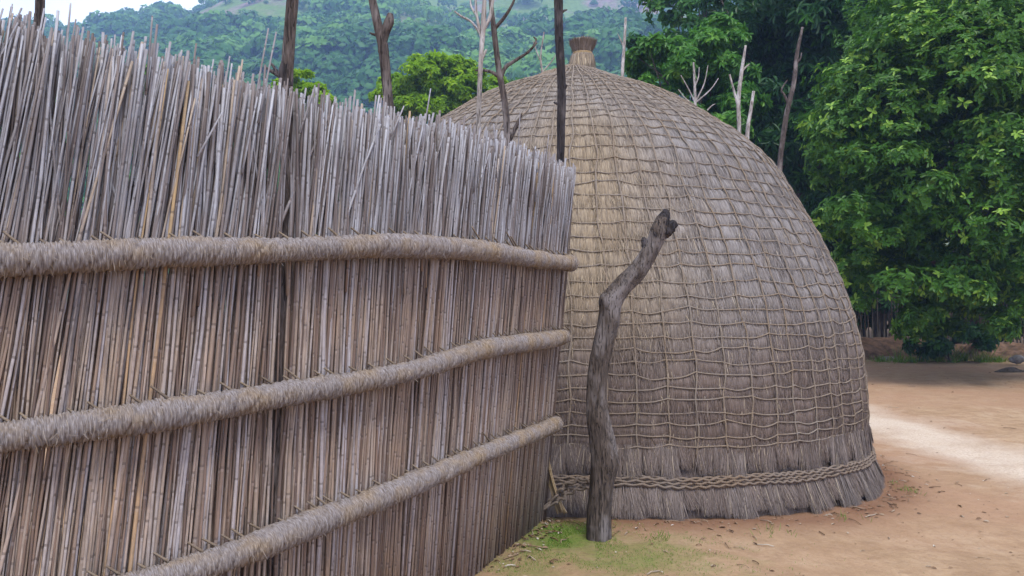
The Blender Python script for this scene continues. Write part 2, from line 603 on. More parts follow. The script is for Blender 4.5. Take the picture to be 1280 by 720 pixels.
# ------------------------------------------------------------------ reed fence
kx = np.array([-260, -120, 0, 100, 200, 300, 400, 500, 600, 706.0])
kr1 = np.array([328, 327, 325, 322, 318, 315, 311, 309, 316, 331.0])
kr2 = np.array([583, 562, 545, 530, 515, 500, 483, 463, 437, 420.0])
kr3 = np.array([820, 790, 765, 742, 715, 683, 645, 608, 570, 528.0])
ktp = np.array([-30, -5, 22, 43, 66, 94, 121, 145, 172, 212.0])
kd = 5.35 * 201 / (kr3 - kr1)
kp = np.stack([P(x, 375, d)[:2] for x, d in zip(kx, kd)])
NS = 400
fp = spline(kp, NS)
fz = [spline(np.stack([[P(x, yy, d)[2]] for x, yy, d in zip(kx, k, kd)]), NS)[:, 0] for k in (kr1, kr2, kr3, ktp)]
fs = np.concatenate([[0], np.cumsum(np.linalg.norm(np.diff(fp, axis=0), axis=1))])
FL = fs[-1]
ft = norm(np.gradient(fp, axis=0))
fn = np.stack([ft[:, 1], -ft[:, 0]], -1)
fu = np.interp(np.linspace(0, 1, NS), np.linspace(0, 1, len(kx)), kx)
fa = 0.098 * smooth(330, 700, fu)           # how far the screen leans outward
fl = np.interp(fu, [-200, 0, 150, 300, 500, 700], [0.155, 0.13, 0.10, 0.075, 0.045, -0.015])   # reeds' slant along the fence


def FI(s, arr):
    if arr.ndim == 1:
        return np.interp(s, fs, arr)
    return np.stack([np.interp(s, fs, arr[:, k]) for k in range(arr.shape[1])], -1)


def fence_pt(s, z, off):
    s = np.asarray(s, float)
    sc_ = np.clip(s, 0, FL)
    p = FI(sc_, fp) + FI(sc_, ft) * (s - sc_)[..., None]
    n = FI(sc_, fn)
    o = off + FI(sc_, fa) * (z - 1.42)
    p = p + n * np.asarray(o)[..., None]
    return np.concatenate([p, np.asarray(z, float)[..., None]], -1)


def px_to_s(x):
    return float(np.interp(x, fu, fs))


base0 = fence_pt(np.array([FL / 2]), np.array([0.0]), np.array([0.0]))[0]
fence = thing('reed_fence', (base0[0], base0[1], gz(base0[0], base0[1])),
              'tall weathered fence of upright reeds bound by three thick grass rails', 'fence')

# gaps in the reeds where posts stand inside the screen: (px at rail 1 height, slant along s per metre)
GAPS = [(357, 0.06, 0.019), (494, 0.02, 0.011)]


def build_reeds():
    mb = MB()
    zr1, zr2, zr3, ztp = fz
    spec = [(0.000, 0.0094, 1.0), (-0.011, 0.0094, 1.0), (-0.022, 0.0096, 1.0), (-0.033, 0.0100, 1.0), (-0.044, 0.0105, 1.0), (-0.054, 0.011, 1.0)]
    for li, (off, sp, _) in enumerate(spec):
        s = -0.75 + rng.random() * 0.01
        clump = rng.normal(0, 1)
        while s < FL - 0.005:
            s += sp * (0.55 + 0.9 * rng.random()) * (1 + 0.15 * FI(max(s, 0), fu) / 700)
            if rng.random() < 0.07:
                clump = rng.normal(0, 1)
            sb = s + rng.normal(0, 0.004)
            if sb > FL - 0.03:
                break
            sx = min(max(sb, 0), FL)
            z1, z2, z3, zt = (float(FI(sx, a)) for a in (zr1, zr2, zr3, ztp))
            skip = False
            for gx, gsl, gw in GAPS:
                gs = px_to_s(gx)
                if abs(sb - gs) < gw and (li < 4 or gx == 357):
                    skip = True
            if skip:
                continue
            slant = float(FI(sx, fl)) + rng.normal(0, 0.012) + 0.012 * clump
            kick = rng.normal(0.02, 0.026) + 0.015 * clump
            if rng.random() < 0.05:
                kick += rng.normal(0, 0.16)
            if rng.random() < 0.02:
                slant += rng.normal(0, 0.07)
            ramp_end = smooth(FL - 0.35, FL, sx)
            kick *= (1 - 0.6 * ramp_end)
            top = zt + rng.normal(-0.02, 0.028) - (abs(rng.normal(0, 0.08)) if rng.random() < 0.25 else 0)
            if rng.random() < 0.04:
                top += rng.random() * 0.07
            g = gz(*fence_pt(np.array([sx]), np.array([0.0]), np.array([0.0]))[0][:2])
            zb = g - 0.03 + (rng.random() * 0.05 if rng.random() < 0.3 else 0)
            if rng.random() < 0.05 and li == 0:
                zb = z1 - 0.05 - rng.random() * 0.2   # short reeds that begin at the upper rail
            zs = np.array([zb, z3, 0.5 * (z2 + z3), z2, 0.5 * (z1 + z2), z1, z1 + 0.3 * (top - z1), z1 + 0.65 * (top - z1), top])
            if zb > z3:
                zs = np.linspace(zb, top, 7)
            n = len(zs)
            bow = rng.normal(0, 0.007)
            so = sb + slant * (zs - z1) + kick * np.maximum(0, zs - z1) + bow * np.sin((zs - zb) * 3.1) + rng.normal(0, 0.0015, n)
            so = np.minimum(so, FL - 0.015)
            oo = off + rng.normal(0, 0.004) + rng.normal(0, 0.03) * np.maximum(0, zs - z1 - 0.05) * 0.6 + rng.normal(0, 0.0025, n)
            # squeezed behind the rails
            p = fence_pt(so, zs, oo)
            r0 = (0.0028 + 0.0027 * rng.random()) * (1 + 0.30 * float(FI(sx, fu)) / 700)
            if rng.random() < 0.12:
                r0 *= 1.3
            r = r0 * np.linspace(1.10, 0.82, n)
            rv = rng.random()
            rv = np.clip(rv + 0.08 * clump, 0, 1) * 0.957
            if rng.random() < 0.012: rv = 0.99
            ph = rng.random() * 3
            up = np.clip((zs - z1 + 0.12) / 0.3, 0, 1) * 0.9 + 0.12
            tube(mb, p, r, 6, True, None, rng.random(), rnd=rv, len=ph + zs, hgt=up)
    # loose bent stalks and broken tips that poke out
    for _ in range(26):
        s = rng.random() * FL
        z1, zt = float(FI(s, zr1)), float(FI(s, ztp))
        a = rng.normal(0.10, 0.20)
        z0 = z1 + 0.25 + rng.random() * (zt - z1 - 0.35)
        ln = 0.12 + 0.25 * rng.random()
        zs = np.linspace(z0, z0 + ln * math.cos(a), 4)
        so = s + (zs - z0) * math.tan(a)
        p = fence_pt(so, zs, np.full(4, 0.008) + np.linspace(0, 0.02 * rng.random(), 4))
        tube(mb, p, np.linspace(0.0042, 0.0028, 4), 5, True, rnd=0.3 + 0.6 * rng.random(), len=zs, hgt=1.0)
    return mb.build('reed_screen', M['reed'], fence)


build_reeds()


def build_rail(zarr, seed, end_px):
    r0 = 0.047
    n = 3000
    s_end = FL - 0.085
    s = np.linspace(-0.45, s_end, n)
    z = np.interp(np.clip(s, 0, FL), fs, zarr)
    slope = (zarr[-1] - zarr[-8]) / (fs[-1] - fs[-8])
    z = z + np.maximum(0, s - FL) * slope
    z = z + 0.006 * vnoise(np.stack([s * 2.2, s * 0 + seed, s * 0], -1), seed)
    off = 0.052 + 0 * s
    p = fence_pt(s, z, off)
    r = r0 * (1 + 0.10 * vnoise(np.stack([s * 3, s * 0 + 7, s * 0], -1), seed) + 0.08 * vnoise(np.stack([s * 11, s * 0, s * 0], -1), seed + 1))
    r = r * np.sqrt(np.clip((s_end - s) / 0.02, 0.35, 1))
    sides = 28

    def disp(pp, th, dirs, rr):
        S = s[:, None]
        T = th[None, :]
        w1 = np.sin(2 * PI * (S / 0.0115) + 3 * T) * 0.0022
        w2 = np.sin(2 * PI * (S / 0.019) - 5 * T) * 0.0020
        q = np.stack([np.repeat(s[:, None] * 70, sides, 1), np.repeat(np.cos(th)[None] * 2.5, n, 0), np.repeat(np.sin(th)[None] * 2.5, n, 0)], -1).reshape(-1, 3)
        nz = vnoise(q, seed + 3).reshape(n, sides) * 0.0034
        groove = -0.008 * np.exp(-((np.mod(S + 0.10 * T / PI + 0.02 * np.sin(S * 23), 0.085) - 0.04) / 0.0042) ** 2)
        return w1 + w2 + nz + groove
    mb = MB()
    t_, a_, b_ = frames(p)
    th = np.arange(sides) / sides * 2 * PI
    # angle per vertex is needed by the material, so build by hand through tube and overwrite
    tube(mb, p, r, sides, True, disp, 0.0, rnd=0.0, len=s)
    ang = np.concatenate([np.tile(np.abs(th - PI), n), [0, 0]])
    mb.at['ang'] = [ang]
    # loose fibres
    m = 3000
    i = rng.integers(60, n - 30, m)
    th2 = rng.random(m) * 2 * PI
    d = a_[i] * np.cos(th2)[:, None] + b_[i] * np.sin(th2)[:, None]
    keep = d[:, 2] < 0.5
    keep |= rng.random(m) < 0.35
    i, th2, d = i[keep], th2[keep], d[keep]
    m = len(i)
    tang = -a_[i] * np.sin(th2)[:, None] + b_[i] * np.cos(th2)[:, None]
    dirv = norm(tang * (rng.normal(0, 1, m))[:, None] + t_[i] * rng.normal(0, 0.30, m)[:, None] + d * (rng.random(m) * 0.28)[:, None] + np.array([0, 0, -0.25]))
    base = p[i] + d * (r[i] * (0.99 + 0.04 * rng.random(m)))[:, None]
    side = norm(np.cross(dirv, d))
    L = 0.010 + 0.026 * rng.random(m)
    rv = 0.02 + 0.98 * rng.random(m)
    k0 = mb.n
    strips(mb, base, dirv, side, L, 0.0014, None, rv)
    mb.at['len'][-1] = np.repeat(s[i], 6)
    # cut stub ends of the binding sticking out above the rail, slanting back
    x = 0.0
    while x < FL - 0.03:
        x += 0.035 + 0.09 * rng.random()
        if x > FL - 0.02:
            break
        zc = float(np.interp(x, fs, zarr))
        ln = 0.02 + 0.035 * rng.random() + (0.07 * rng.random() if rng.random() < 0.12 else 0)
        k = np.linspace(0, 1, 5)
        ss = x + 0.05 - ln * k * 0.85
        zz = zc + 0.040 + ln * k * (0.62 + 0.2 * rng.random())
        oo = 0.040 - 0.022 * k + rng.normal(0, 0.004)
        q = fence_pt(ss, zz, oo)
        tube(mb, q, np.linspace(0.0058, 0.0036, 5), 5, True, rnd=0.02 + 0.35 * rng.random(), len=ss)
    return mb.build('rail', M['rail'], fence)


for k_, (za, lab) in enumerate(zip(fz[:3], ('uppermost thick grass-bound rail', 'middle grass-bound rail', 'lowest grass-bound rail'))):
    o = build_rail(za, 20 + k_, 706)
    tag(o, lab)


# ------------------------------------------------------------------ wooden posts and dead saplings
def bark_tube(mb, pts, rad, n=90, sides=16, amp=0.16, seed=0, freq=14.0, knots=()):
    p = spline(pts, n)
    r = np.interp(np.linspace(0, 1, n), np.linspace(0, 1, len(rad)), rad)

    def disp(pp, th, dirs, rr):
        q = (pp[:, None, :] * np.array([freq, freq, freq * 0.35]) + dirs * 1.6).reshape(-1, 3)
        d = (fbm(q, 3, seed).reshape(rr.shape)) * amp * rr
        g = np.cos(th[None, :] * 5 + 2.2 * fbm(pp * 3.0, 2, seed + 9)[:, None]) * 0.05 * rr
        out = d + g
        for kp_, kr_, ka_ in knots:
            dd = np.linalg.norm((pp[:, None, :] + dirs * rr[:, :, None]) - np.array(kp_), axis=-1)
            out = out + ka_ * np.exp(-(dd / kr_) ** 2)
        return out
    tube(mb, p, r, sides, True, disp)
    return p


def px_path(pts, d):
    """pts: (x, y) or (x, y, depth offset)"""
    return np.array([P(q[0], q[1], d + (q[2] if len(q) > 2 else 0)) for q in pts])


def wood(name, main, d, rads, mat, label, cat, branches=(), group=None, to_ground=True, sides=14, amp=0.16, n=90, seed=0, knots=(), foot=None, char=None):
    pts = px_path(main, d)
    thin = 0.86 if d < 8 else 0.72
    pr = [w * 0.5 * d / F * thin for w in rads]
    if to_ground:
        b = foot if foot is not None else pts[0] + (pts[0] - pts[1]) / max(1e-6, (pts[1] - pts[0])[2]) * (pts[0][2])
        b = np.array(b, float)
        g = gz(b[0], b[1])
        lo = np.array([b[0], b[1], g - 0.08])
        mid = 0.5 * (lo + pts[0])
        pts = np.vstack([lo, mid, pts])
        pr = [pr[0] * 1.12, pr[0] * 1.05] + pr
    root = thing(name, (pts[0][0], pts[0][1], gz(pts[0][0], pts[0][1])), label, cat, group)
    mb = MB()
    bark_tube(mb, pts, pr, n, sides, amp, seed, 14.0, [(P(k[0], k[1], d - 0.05), k[2], k[3]) for k in knots])
    mb.build('trunk' if branches else 'stem', mat, root)
    for bi, (bp, br) in enumerate(branches):
        mb = MB()
        bark_tube(mb, px_path(bp, d), [w * 0.5 * d / F * thin for w in br], 36, 10, amp, seed + 3 + bi)
        mb.build('branch' if max(br) < 19 else 'burnt_knot', mat if (char is None or bi not in char) else M['black'], root)
    return root


# the crooked post in front of the hut
POST_D = 5.12
main = [(748, 672), (749, 640), (752, 608), (755, 580), (752, 552), (747, 520), (745, 490), (748, 458), (755, 424), (761, 396), (764, 376),
        (778, 357), (795, 340), (808, 322), (818, 303), (824, 288), (829, 272)]
wid = [33, 33, 32, 36, 35, 30, 27, 26, 27, 29, 30, 26, 24, 23, 22, 25, 17]
root = thing('crooked_post', (*P(748, 672, POST_D)[:2], gz(*P(748, 672, POST_D)[:2])),
             'crooked dark wooden post with a broken knobbly top standing in front of the thatched hut', 'wooden post')
mb = MB()
pts = px_path(main, POST_D)
pts = np.vstack([pts[0] + np.array([0, 0, -0.12]), pts])
pr = [w * 0.47 * POST_D / F for w in [34] + wid]
bark_tube(mb, pts, pr, 260, 30, 0.11, 5, 16.0,
          [(P(748, 524, POST_D - 0.07), 0.05, 0.012), (P(756, 374, POST_D - 0.02), 0.035, 0.02), (P(768, 578, POST_D - 0.04), 0.06, 0.014),
           (P(824, 286, POST_D), 0.03, 0.012)])
mb.build('trunk', M['post'], root)
for bp, br in [([(818, 296), (832, 288), (840, 282), (846, 280)], [22, 19, 16, 9]),
               ([(822, 292), (828, 280), (831, 270), (833, 262)], [24, 22, 17, 8]),
               ([(812, 310), (806, 302), (804, 297)], [18, 12, 5])]:
    mb = MB()
    bark_tube(mb, px_path(bp, POST_D), [w * 0.44 * POST_D / F for w in br], 60, 16, 0.40, 11, 55.0)
    mb.build('branch_stub', M['black'], root)

# posts that stand in or just behind the reed screen
s1 = px_to_s(360)
foot = fence_pt(np.array([s1 - 0.08]), np.array([0.0]), np.array([-0.02]))[0]
wood('fence_post', [(357, 290), (358, 180), (358, 108), (362, 50), (369, -30)], 3.13, [15, 17, 18, 17, 18], M['brown'],
     'brown post with a burnt patch and short twig rising through the reeds', 'fence post',
     [([(356, 99), (346, 93), (336, 87), (331, 83)], [8, 6, 5, 3]), ([(348, 94), (341, 82), (337, 78)], [5, 4, 2.5]), ([(358, 108), (357, 90), (359, 76)], [19, 21, 17])],
     foot=foot, seed=4, char=(0, 1, 2))
s1 = px_to_s(492)
foot = fence_pt(np.array([s1]), np.array([0.0]), np.array([-0.03]))[0]
wood('fence_post', [(492, 300), (490, 180), (486, 130), (479, 62), (474, 40), (464, -6), (460, -30)], 3.68, [14, 13, 14, 15, 13, 11, 11], M['brown'],
     'dark brown forked post with a thick cut-off fork above the reeds', 'fence post',
     [([(477, 66), (480, 45), (486, 28), (488, 17)], [11, 14, 15, 8]), ([(474, 45), (467, 43), (462, 41)], [6, 4, 2])], foot=foot, seed=14)
wood('fence_post', [(42, 400), (48, 60), (50, 15), (51, -30)], 2.72, [15, 14, 13, 13], M['brown'],
     'blunt brown post showing over the reed tops under the white sky', 'fence post', foot=np.array([-1.62, 2.72, 0.0]), seed=24)
wood('dead_sapling', [(596, 200), (598, 150), (600, 95), (602, 60), (604, 30), (606, -10)], 4.75, [7, 7, 7, 7, 8, 5], M['pale'],
     'pale bare sapling with forked twigs, left of the two slender dead saplings behind the fence', 'dead sapling',
     [([(602, 48), (596, 20), (594, -8)], [5, 4, 3]), ([(603, 40), (612, 22), (617, -6)], [6, 5, 4]), ([(602, 45), (590, 28), (576, 20), (568, 14)], [4, 3, 3, 2]),
      ([(600, 80), (606, 66), (608, 62)], [4, 4, 3]), ([(597, 22), (589, 8), (588, -6)], [3, 2.5, 2])], foot=np.array([-0.26, 4.85, 0.0]), seed=34)
wood('dead_sapling', [(637, 215), (635, 180), (631, 130), (625, 95), (620, 60), (617, 35), (612, -10)], 4.95, [11, 10, 9, 9, 8, 8, 5], M['brown'],
     'grey-brown bare sapling with a long upswept side branch and a dark stub', 'dead sapling',
     [([(626, 98), (632, 84), (645, 75), (660, 65), (671, 53)], [6, 6, 5, 4, 3]), ([(624, 96), (614, 90), (603, 88), (594, 88)], [6, 5, 4, 2]),
      ([(618, 36), (630, 22), (640, 6), (646, -10)], [6, 5, 4, 3]), ([(635, 178), (640, 168), (648, 152), (652, 143)], [8, 7, 5, 3]), ([(617, 34), (614, 16), (615, -8)], [5, 4, 3]),
      ([(667, 57), (670, 50), (667, 46)], [3, 3, 2])], foot=np.array([-0.12, 5.15, 0.0]), seed=44)
wood('fence_post', [(694, 300), (700, 205), (701, 150), (702, 105), (699, 50), (698, 4), (697, -30)], 5.5, [11, 11, 12, 13, 12, 13, 13], M['black'],
     'straight charred black pole at the end of the fence in front of the hut roof', 'pole',
     [([(701, 118), (706, 110), (708, 106)], [6, 5, 4]), ([(700, 130), (695, 129), (692, 128)], [5, 4, 2]), ([(698, 20), (704, 14), (709, 12)], [5, 4, 2])], foot=np.array([0.03, 5.58, 0.0]), seed=54)

# ------------------------------------------------------------------ thatched hut
sil = np.array([(728, 84), (745, 88), (760, 93), (790, 100), (821, 109), (843, 119), (862, 130), (890, 145), (918, 162), (946, 185), (971, 211), (1000, 257), (1027, 299), (1052, 353),
                (1066, 390), (1077, 438), (1081, 464), (1083, 485), (1084, 508), (1083.5, 541)], float)
silx = spline(sil, 400)


def hut_profile():
    zz = np.linspace(-0.1, 4.2, 600)
    best = np.full(600, 1e9)
    for x, y in silx:
        d0 = P(x, y, 1.0)
        hx, hy = d0[0], 1.0
        tz = d0[2] - H
        L = math.hypot(hx, hy)
        ux, uy = hx / L, hy / L
        slope = tz / L
        s0 = HUT[0] * ux + HUT[1] * uy
        rho = abs(HUT[0] * uy - HUT[1] * ux)
        if abs(slope) < 1e-5:
            continue
        s = (zz - H) / slope
        r = np.sqrt(rho ** 2 + (s - s0) ** 2)
        r = np.where(s > 0, r, 1e9)
        best = np.minimum(best, r)
    return zz, best


zz_, rr_ = hut_profile()
low = zz_ < 0.75
top_i = int(np.argmin(rr_))
HUT_TOP = float(zz_[top_i])
rr_[top_i:] = 0
rr_[(zz_ > 0.1) & (zz_ < 1.45)] = np.minimum(rr_[(zz_ > 0.1) & (zz_ < 1.45)], 5)
ok = (zz_ <= HUT_TOP)
pz, prr = zz_[ok], rr_[ok]
i145 = np.searchsorted(pz, 1.25)
# below eye height the profile is nearly upright: taken from the silhouette directly
zl, rl = [], []
for x, y in silx:
    d0 = P(x, y, 1.0)
    az = math.atan2(d0[0], 1.0) - math.atan2(HUT[0], HUT[1])
    R = np.hypot(*HUT) * math.sin(az)
    dt = np.hypot(*HUT) * math.cos(az) * math.cos(math.atan2(d0[0], 1.0))
    zl.append(H + (d0[2] - H) * dt)
    rl.append(R)
zl, rl = np.array(zl), np.array(rl)
rlow = np.interp(pz, zl[::-1], rl[::-1])
w = smooth(1.75, 2.4, pz)
prof_r = rlow * (1 - w) + np.minimum(prr, 4) * w
sm_ = np.convolve(np.pad(prof_r, 12, mode='edge'), np.ones(25) / 25, 'valid')
prof_r = np.where(pz < HUT_TOP - 0.25, sm_, prof_r)
# arc-length parametrisation from the top down
pz2, pr2 = pz[::-1], prof_r[::-1]
pr2 = np.maximum.accumulate(np.where(pz2 > 1.0, pr2, 0)) * (pz2 > 1.0) + pr2 * (pz2 <= 1.0)
pr2[0] = 0.0
arc = np.concatenate([[0], np.cumsum(np.hypot(np.diff(pz2), np.diff(pr2)))])
zb_ = 0.34
arc_end = float(np.interp(-zb_, -pz2, arc))
print('HUT top', HUT_TOP, 'arc', arc_end, 'r at z', [(round(float(np.interp(z, pz, prof_r)), 2)) for z in (0.3, 0.8, 1.2, 1.6, 2, 2.5, 3, 3.3, 3.5, 3.6)])


def tilt(x, z):
    """low parts follow the ground, which falls away to the right"""
    return -0.040 * np.clip(x - 0.9, 0, 2.4) * (1 - smooth(0.35, 1.5, z)) * 1.0


def hut_pt(th, a, off=0.0):
    """th azimuth (0 faces the camera), a arc length from the top"""
    r = np.interp(a, arc, pr2)
    z = np.interp(a, arc, pz2)
    da = 0.02
    tr = (np.interp(a + da, arc, pr2) - np.interp(a - da, arc, pr2)) / (2 * da)
    tz = (np.interp(a + da, arc, pz2) - np.interp(a - da, arc, pz2)) / (2 * da)
    ln = np.maximum(np.hypot(tr, tz), 1e-6)
    nr, nz = -tz / ln, tr / ln
    R = r + off * nr
    x = HUT[0] + R * np.sin(th)
    y = HUT[1] - R * np.cos(th)
    zz = z + off * nz
    return np.stack([x, y, zz + tilt(x, zz)], -1)


hut = thing('beehive_hut', (HUT[0], HUT[1], 0.0), 'domed grass-thatched beehive hut netted all over with grass rope, topknot on its crown', 'hut')

NV = 77
NR = 41
th_v = (np.arange(NV) + rng.normal(0, 0.07, NV)) / NV * 2 * PI
ring_a = [0.16]
while ring_a[-1] < arc_end - 0.17:
    a = ring_a[-1]
    f = a / arc_end
    step = np.interp(f, [0, 0.15, 0.45, 0.65, 0.85, 1.0], [0.075, 0.105, 0.125, 0.118, 0.088, 0.068])
    ring_a.append(a + step * (1 + rng.normal(0, 0.08)))
ring_a = np.array(ring_a)
NR = len(ring_a)
node = rng.normal(0, 0.010, (NR, NV))
node[:, :] *= np.interp(ring_a, [0, 0.8, 2, 4.5], [0.25, 0.8, 1.1, 1.0])[:, None]
# stepping of some rings in the front where the net was mended
sag = np.abs(rng.normal(0.007, 0.006, (NR, NV))) * np.interp(ring_a, [0, 0.6, 2.0], [0.2, 0.6, 1.0])[:, None]
sag *= np.where(rng.random((NR, NV)) < 0.04, 1.9, 1.0)
wob = rng.normal(0, 1, (NV, 24))


def vert_theta(i, a):
    x = a / arc_end * 22
    k = np.clip(x.astype(int), 0, 22)
    f = x - k
    f = f * f * (3 - 2 * f)
    w = wob[i][k] * (1 - f) + wob[i][k + 1] * f
    return th_v[i] + w * 0.0045


def ring_arc(j, th):
    u = np.mod(th, 2 * PI) / (2 * PI) * NV
    i = np.floor(u).astype(int) % NV
    f = u - np.floor(u)
    n = node[j]
    return ring_a[j] + n[i] * (1 - f) + n[(i + 1) % NV] * f + sag[j][i] * np.sin(PI * f)


NT_, NA_ = 528, 330
thg = np.arange(NT_) / NT_ * 2 * PI
ag = np.linspace(0.02, arc_end, NA_)
TH, AA = np.meshgrid(thg, ag, indexing='ij')
rg = np.interp(AA, arc, pr2)
dv = np.full(TH.shape, 9.0)
for i in range(NV):
    t0 = vert_theta(i, ag)[None, :]
    dd = np.abs(np.mod(TH - t0 + PI, 2 * PI) - PI) * rg
    dv = np.minimum(dv, dd)
dr = np.full(TH.shape, 9.0)
for j in range(NR):
    dr = np.minimum(dr, np.abs(AA - ring_arc(j, thg)[:, None]))
pil = -0.012 * np.exp(-(dv / 0.022) ** 2) - 0.009 * np.exp(-(dr / 0.018) ** 2)
fl_ = thg  # azimuths
P3 = hut_pt(TH.ravel(), AA.ravel())
lump = fbm(P3 * 2.4, 3, 31) * 0.022 + fbm(P3 * np.array([9, 9, 4]), 3, 33) * 0.010
str_n = vnoise(np.stack([TH.ravel() * 60, AA.ravel() * 2.2, 0 * TH.ravel()], -1), 37) * 0.006


def hut_off(th, a):
    u = np.mod(th, 2 * PI) / (2 * PI) * NT_
    i = np.floor(u).astype(int) % NT_
    j = np.clip(((a - ag[0]) / (ag[-1] - ag[0]) * (NA_ - 1)).astype(int), 0, NA_ - 1)
    return lumpg[i, j]


lumpg = lump.reshape(TH.shape)
off = pil + lumpg + str_n.reshape(TH.shape) + 0.004
# loose layer ends near the foot
v = hut_pt(TH.ravel(), AA.ravel(), off.ravel())
gi = np.arange(NT_)[:, None] * NA_
gk = ((np.arange(NT_) + 1) % NT_)[:, None] * NA_
gj = np.arange(NA_ - 1)[None, :]
q = np.stack([gi + gj, gi + gj + 1, gk + gj + 1, gk + gj], -1).reshape(-1, 4)


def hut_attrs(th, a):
    """gold: less weathered straw on the sheltered side; lowr: darker and browner towards the foot"""
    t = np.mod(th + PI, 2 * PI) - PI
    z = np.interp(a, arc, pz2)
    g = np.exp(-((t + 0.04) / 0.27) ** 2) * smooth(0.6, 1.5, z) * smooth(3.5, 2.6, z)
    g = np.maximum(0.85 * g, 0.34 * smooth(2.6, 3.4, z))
    lo = 0.15 + 0.85 * smooth(1.7, 0.7, z)
    return g, lo


ga, la = hut_attrs(TH.ravel(), AA.ravel())
mbT = MB()
mbT.add(v, q, rnd=0.4, arc=TH.ravel() * 2.6, len=AA.ravel(), gold=ga, lowr=la, hgt=P3[:, 2])


def add_strands(mb, th, a, length, width, lift, spread, rnd=None, extra_out=0.0):
    n = len(th)
    o = hut_off(th, a)
    b = hut_pt(th, a, o + lift * 0.3)
    e = hut_pt(th + rng.normal(0, spread, n), a + length, np.minimum(o, o) + lift + extra_out)
    c = hut_pt(th, a, o + 0.1)
    nrm = norm(c - b)
    d = e - b
    L = np.linalg.norm(d, axis=1)
    d = norm(d)
    side = norm(np.cross(d, nrm) + 0.4 * rand_unit(n))
    k0 = mb.n
    rv = rng.random(n) if rnd is None else rnd
    strips(mb, b, d, side, L, width, None, rv, 0.3)
    g, l = hut_attrs(th, a)
    for key, val in (('arc', th * 2.6 + rng.random(n)), ('len', a + 5 * rng.random(n)), ('gold', g), ('lowr', l)):
        mb.at[key][-1] = np.repeat(val, 6)


NSTR = 80000
a_s = arc_end * np.sqrt(rng.random(NSTR) * 0.97 + 0.03) - 0.08
a_s = np.clip(a_s, 0.15, arc_end - 0.12)
t_s = rng.normal(0, 1.0, NSTR)
t_s = (rng.random(NSTR) - 0.5) * 2 * PI * np.where(rng.random(NSTR) < 0.6, 0.5, 1.0)
add_strands(mbT, t_s, a_s, 0.05 + 0.09 * rng.random(NSTR), 0.0036, 0.002 + 0.009 * rng.random(NSTR), 0.006)
mbT.build('thatch', M['thatch'], hut)


# ropes of the net: each rope its own part
def rope_disp(s_len, r):
    return None


for i in range(NV):
    a0 = 0.03 if i % 2 == 0 else 0.30
    n = 170
    a = np.linspace(a0, arc_end - 0.07 + rng.normal(0, 0.02), n)
    th = vert_theta(i, a)
    p = hut_pt(th, a, hut_off(th, a) + 0.006 + 0.003 * np.sin(a * 40 + i))
    mb = MB()
    tube(mb, p, 0.0066 * (1 + 0.12 * np.sin(a * 190 + i)), 6, True)
    mb.build('upright_rope', M['rope'], hut)
for j in range(NR):
    n = NV * 8 + 1
    th = np.linspace(0, 2 * PI, n)
    a = ring_arc(j, th)
    f = np.abs(np.sin(th * NV / 2))
    p = hut_pt(th, a, hut_off(th, a) + 0.004 + 0.003 * (1 - f) + 0.002 * vnoise(np.stack([th * 50, th * 0 + j, th * 0], -1), 3))
    mb = MB()
    tube(mb, p, 0.0054 * (1 + 0.15 * np.sin(th * 400)), 6, False)
    mb.build('ring_rope', M['rope'], hut)

# topknot
tk = P(727, 80, float(HUT[1]))
kz = tk[2] - 0.08
kx0, ky0 = tk[0], HUT[1]
pp = float(HUT[1]) / F
mb = MB()
prof_low = [(-0.16, 0.20), (-0.06, 0.165), (0.0, 0.115), (0.025, 0.112), (0.05, 0.125), (0.10, 0.125), (0.165, 0.112), (0.18, 0.090)]
prof_up = [(0.17, 0.075), (0.185, 0.085), (0.22, 0.098), (0.275, 0.125), (0.30, 0.133), (0.315, 0.12), (0.335, 0.06), (0.338, 0.0)]


def lathe(mb, prof, cx, cy, cz, n=64, seed=0, amp=0.008, lean=0.0):
    pr = np.array(prof)
    m = len(pr)
    th = np.arange(n) / n * 2 * PI
    T, Z = np.meshgrid(th, np.arange(m), indexing='ij')
    z = pr[Z, 0]
    r = pr[Z, 1]
    nz = vnoise(np.stack([np.cos(T) * 12, np.sin(T) * 12, z * 8], -1).reshape(-1, 3), seed).reshape(T.shape)
    r = r + nz * amp * (r > 0.02)
    v = np.stack([cx + r * np.cos(T) + lean * z, cy + r * np.sin(T), cz + z + nz * amp * 0.4], -1).reshape(-1, 3)
    i = np.arange(n)[:, None] * m
    k = ((np.arange(n) + 1) % n)[:, None] * m
    j = np.arange(m - 1)[None, :]
    mb.add(v, np.stack([i + j, k + j, k + j + 1, i + j + 1], -1).reshape(-1, 4), rnd=0.4, arc=(T * 0.5).ravel(), len=z.ravel(), gold=0.55, lowr=0.25)


def knot_strands(mb, z0, z1, r0, r1, n, out=0.006, gold=0.5, low=0.3, lean=0.0):
    th = rng.random(n) * 2 * PI
    k = rng.random(n)
    za = z0 + (z1 - z0) * k * 0.4
    zb = z1 + rng.normal(0, 0.010, n)
    ra, rb = r0 + (r1 - r0) * k * 0.4 + out * rng.random(n), r1 + out * rng.random(n) * 2
    b = np.stack([kx0 + ra * np.cos(th) + lean * za, ky0 + ra * np.sin(th), kz + za], -1)
    e = np.stack([kx0 + rb * np.cos(th + rng.normal(0, 0.06, n)) + lean * zb, ky0 + rb * np.sin(th), kz + zb], -1)
    d = e - b
    side = np.stack([-np.sin(th), np.cos(th), 0 * th], -1)
    strips(mb, b, norm(d), side, np.linalg.norm(d, axis=1), 0.006, None, rng.random(n), 0.5)
    for key, val in (('arc', th), ('len', rng.random(n) * 5), ('gold', np.full(n, gold)), ('lowr', np.full(n, low))):
        mb.at[key][-1] = np.repeat(val, 6)


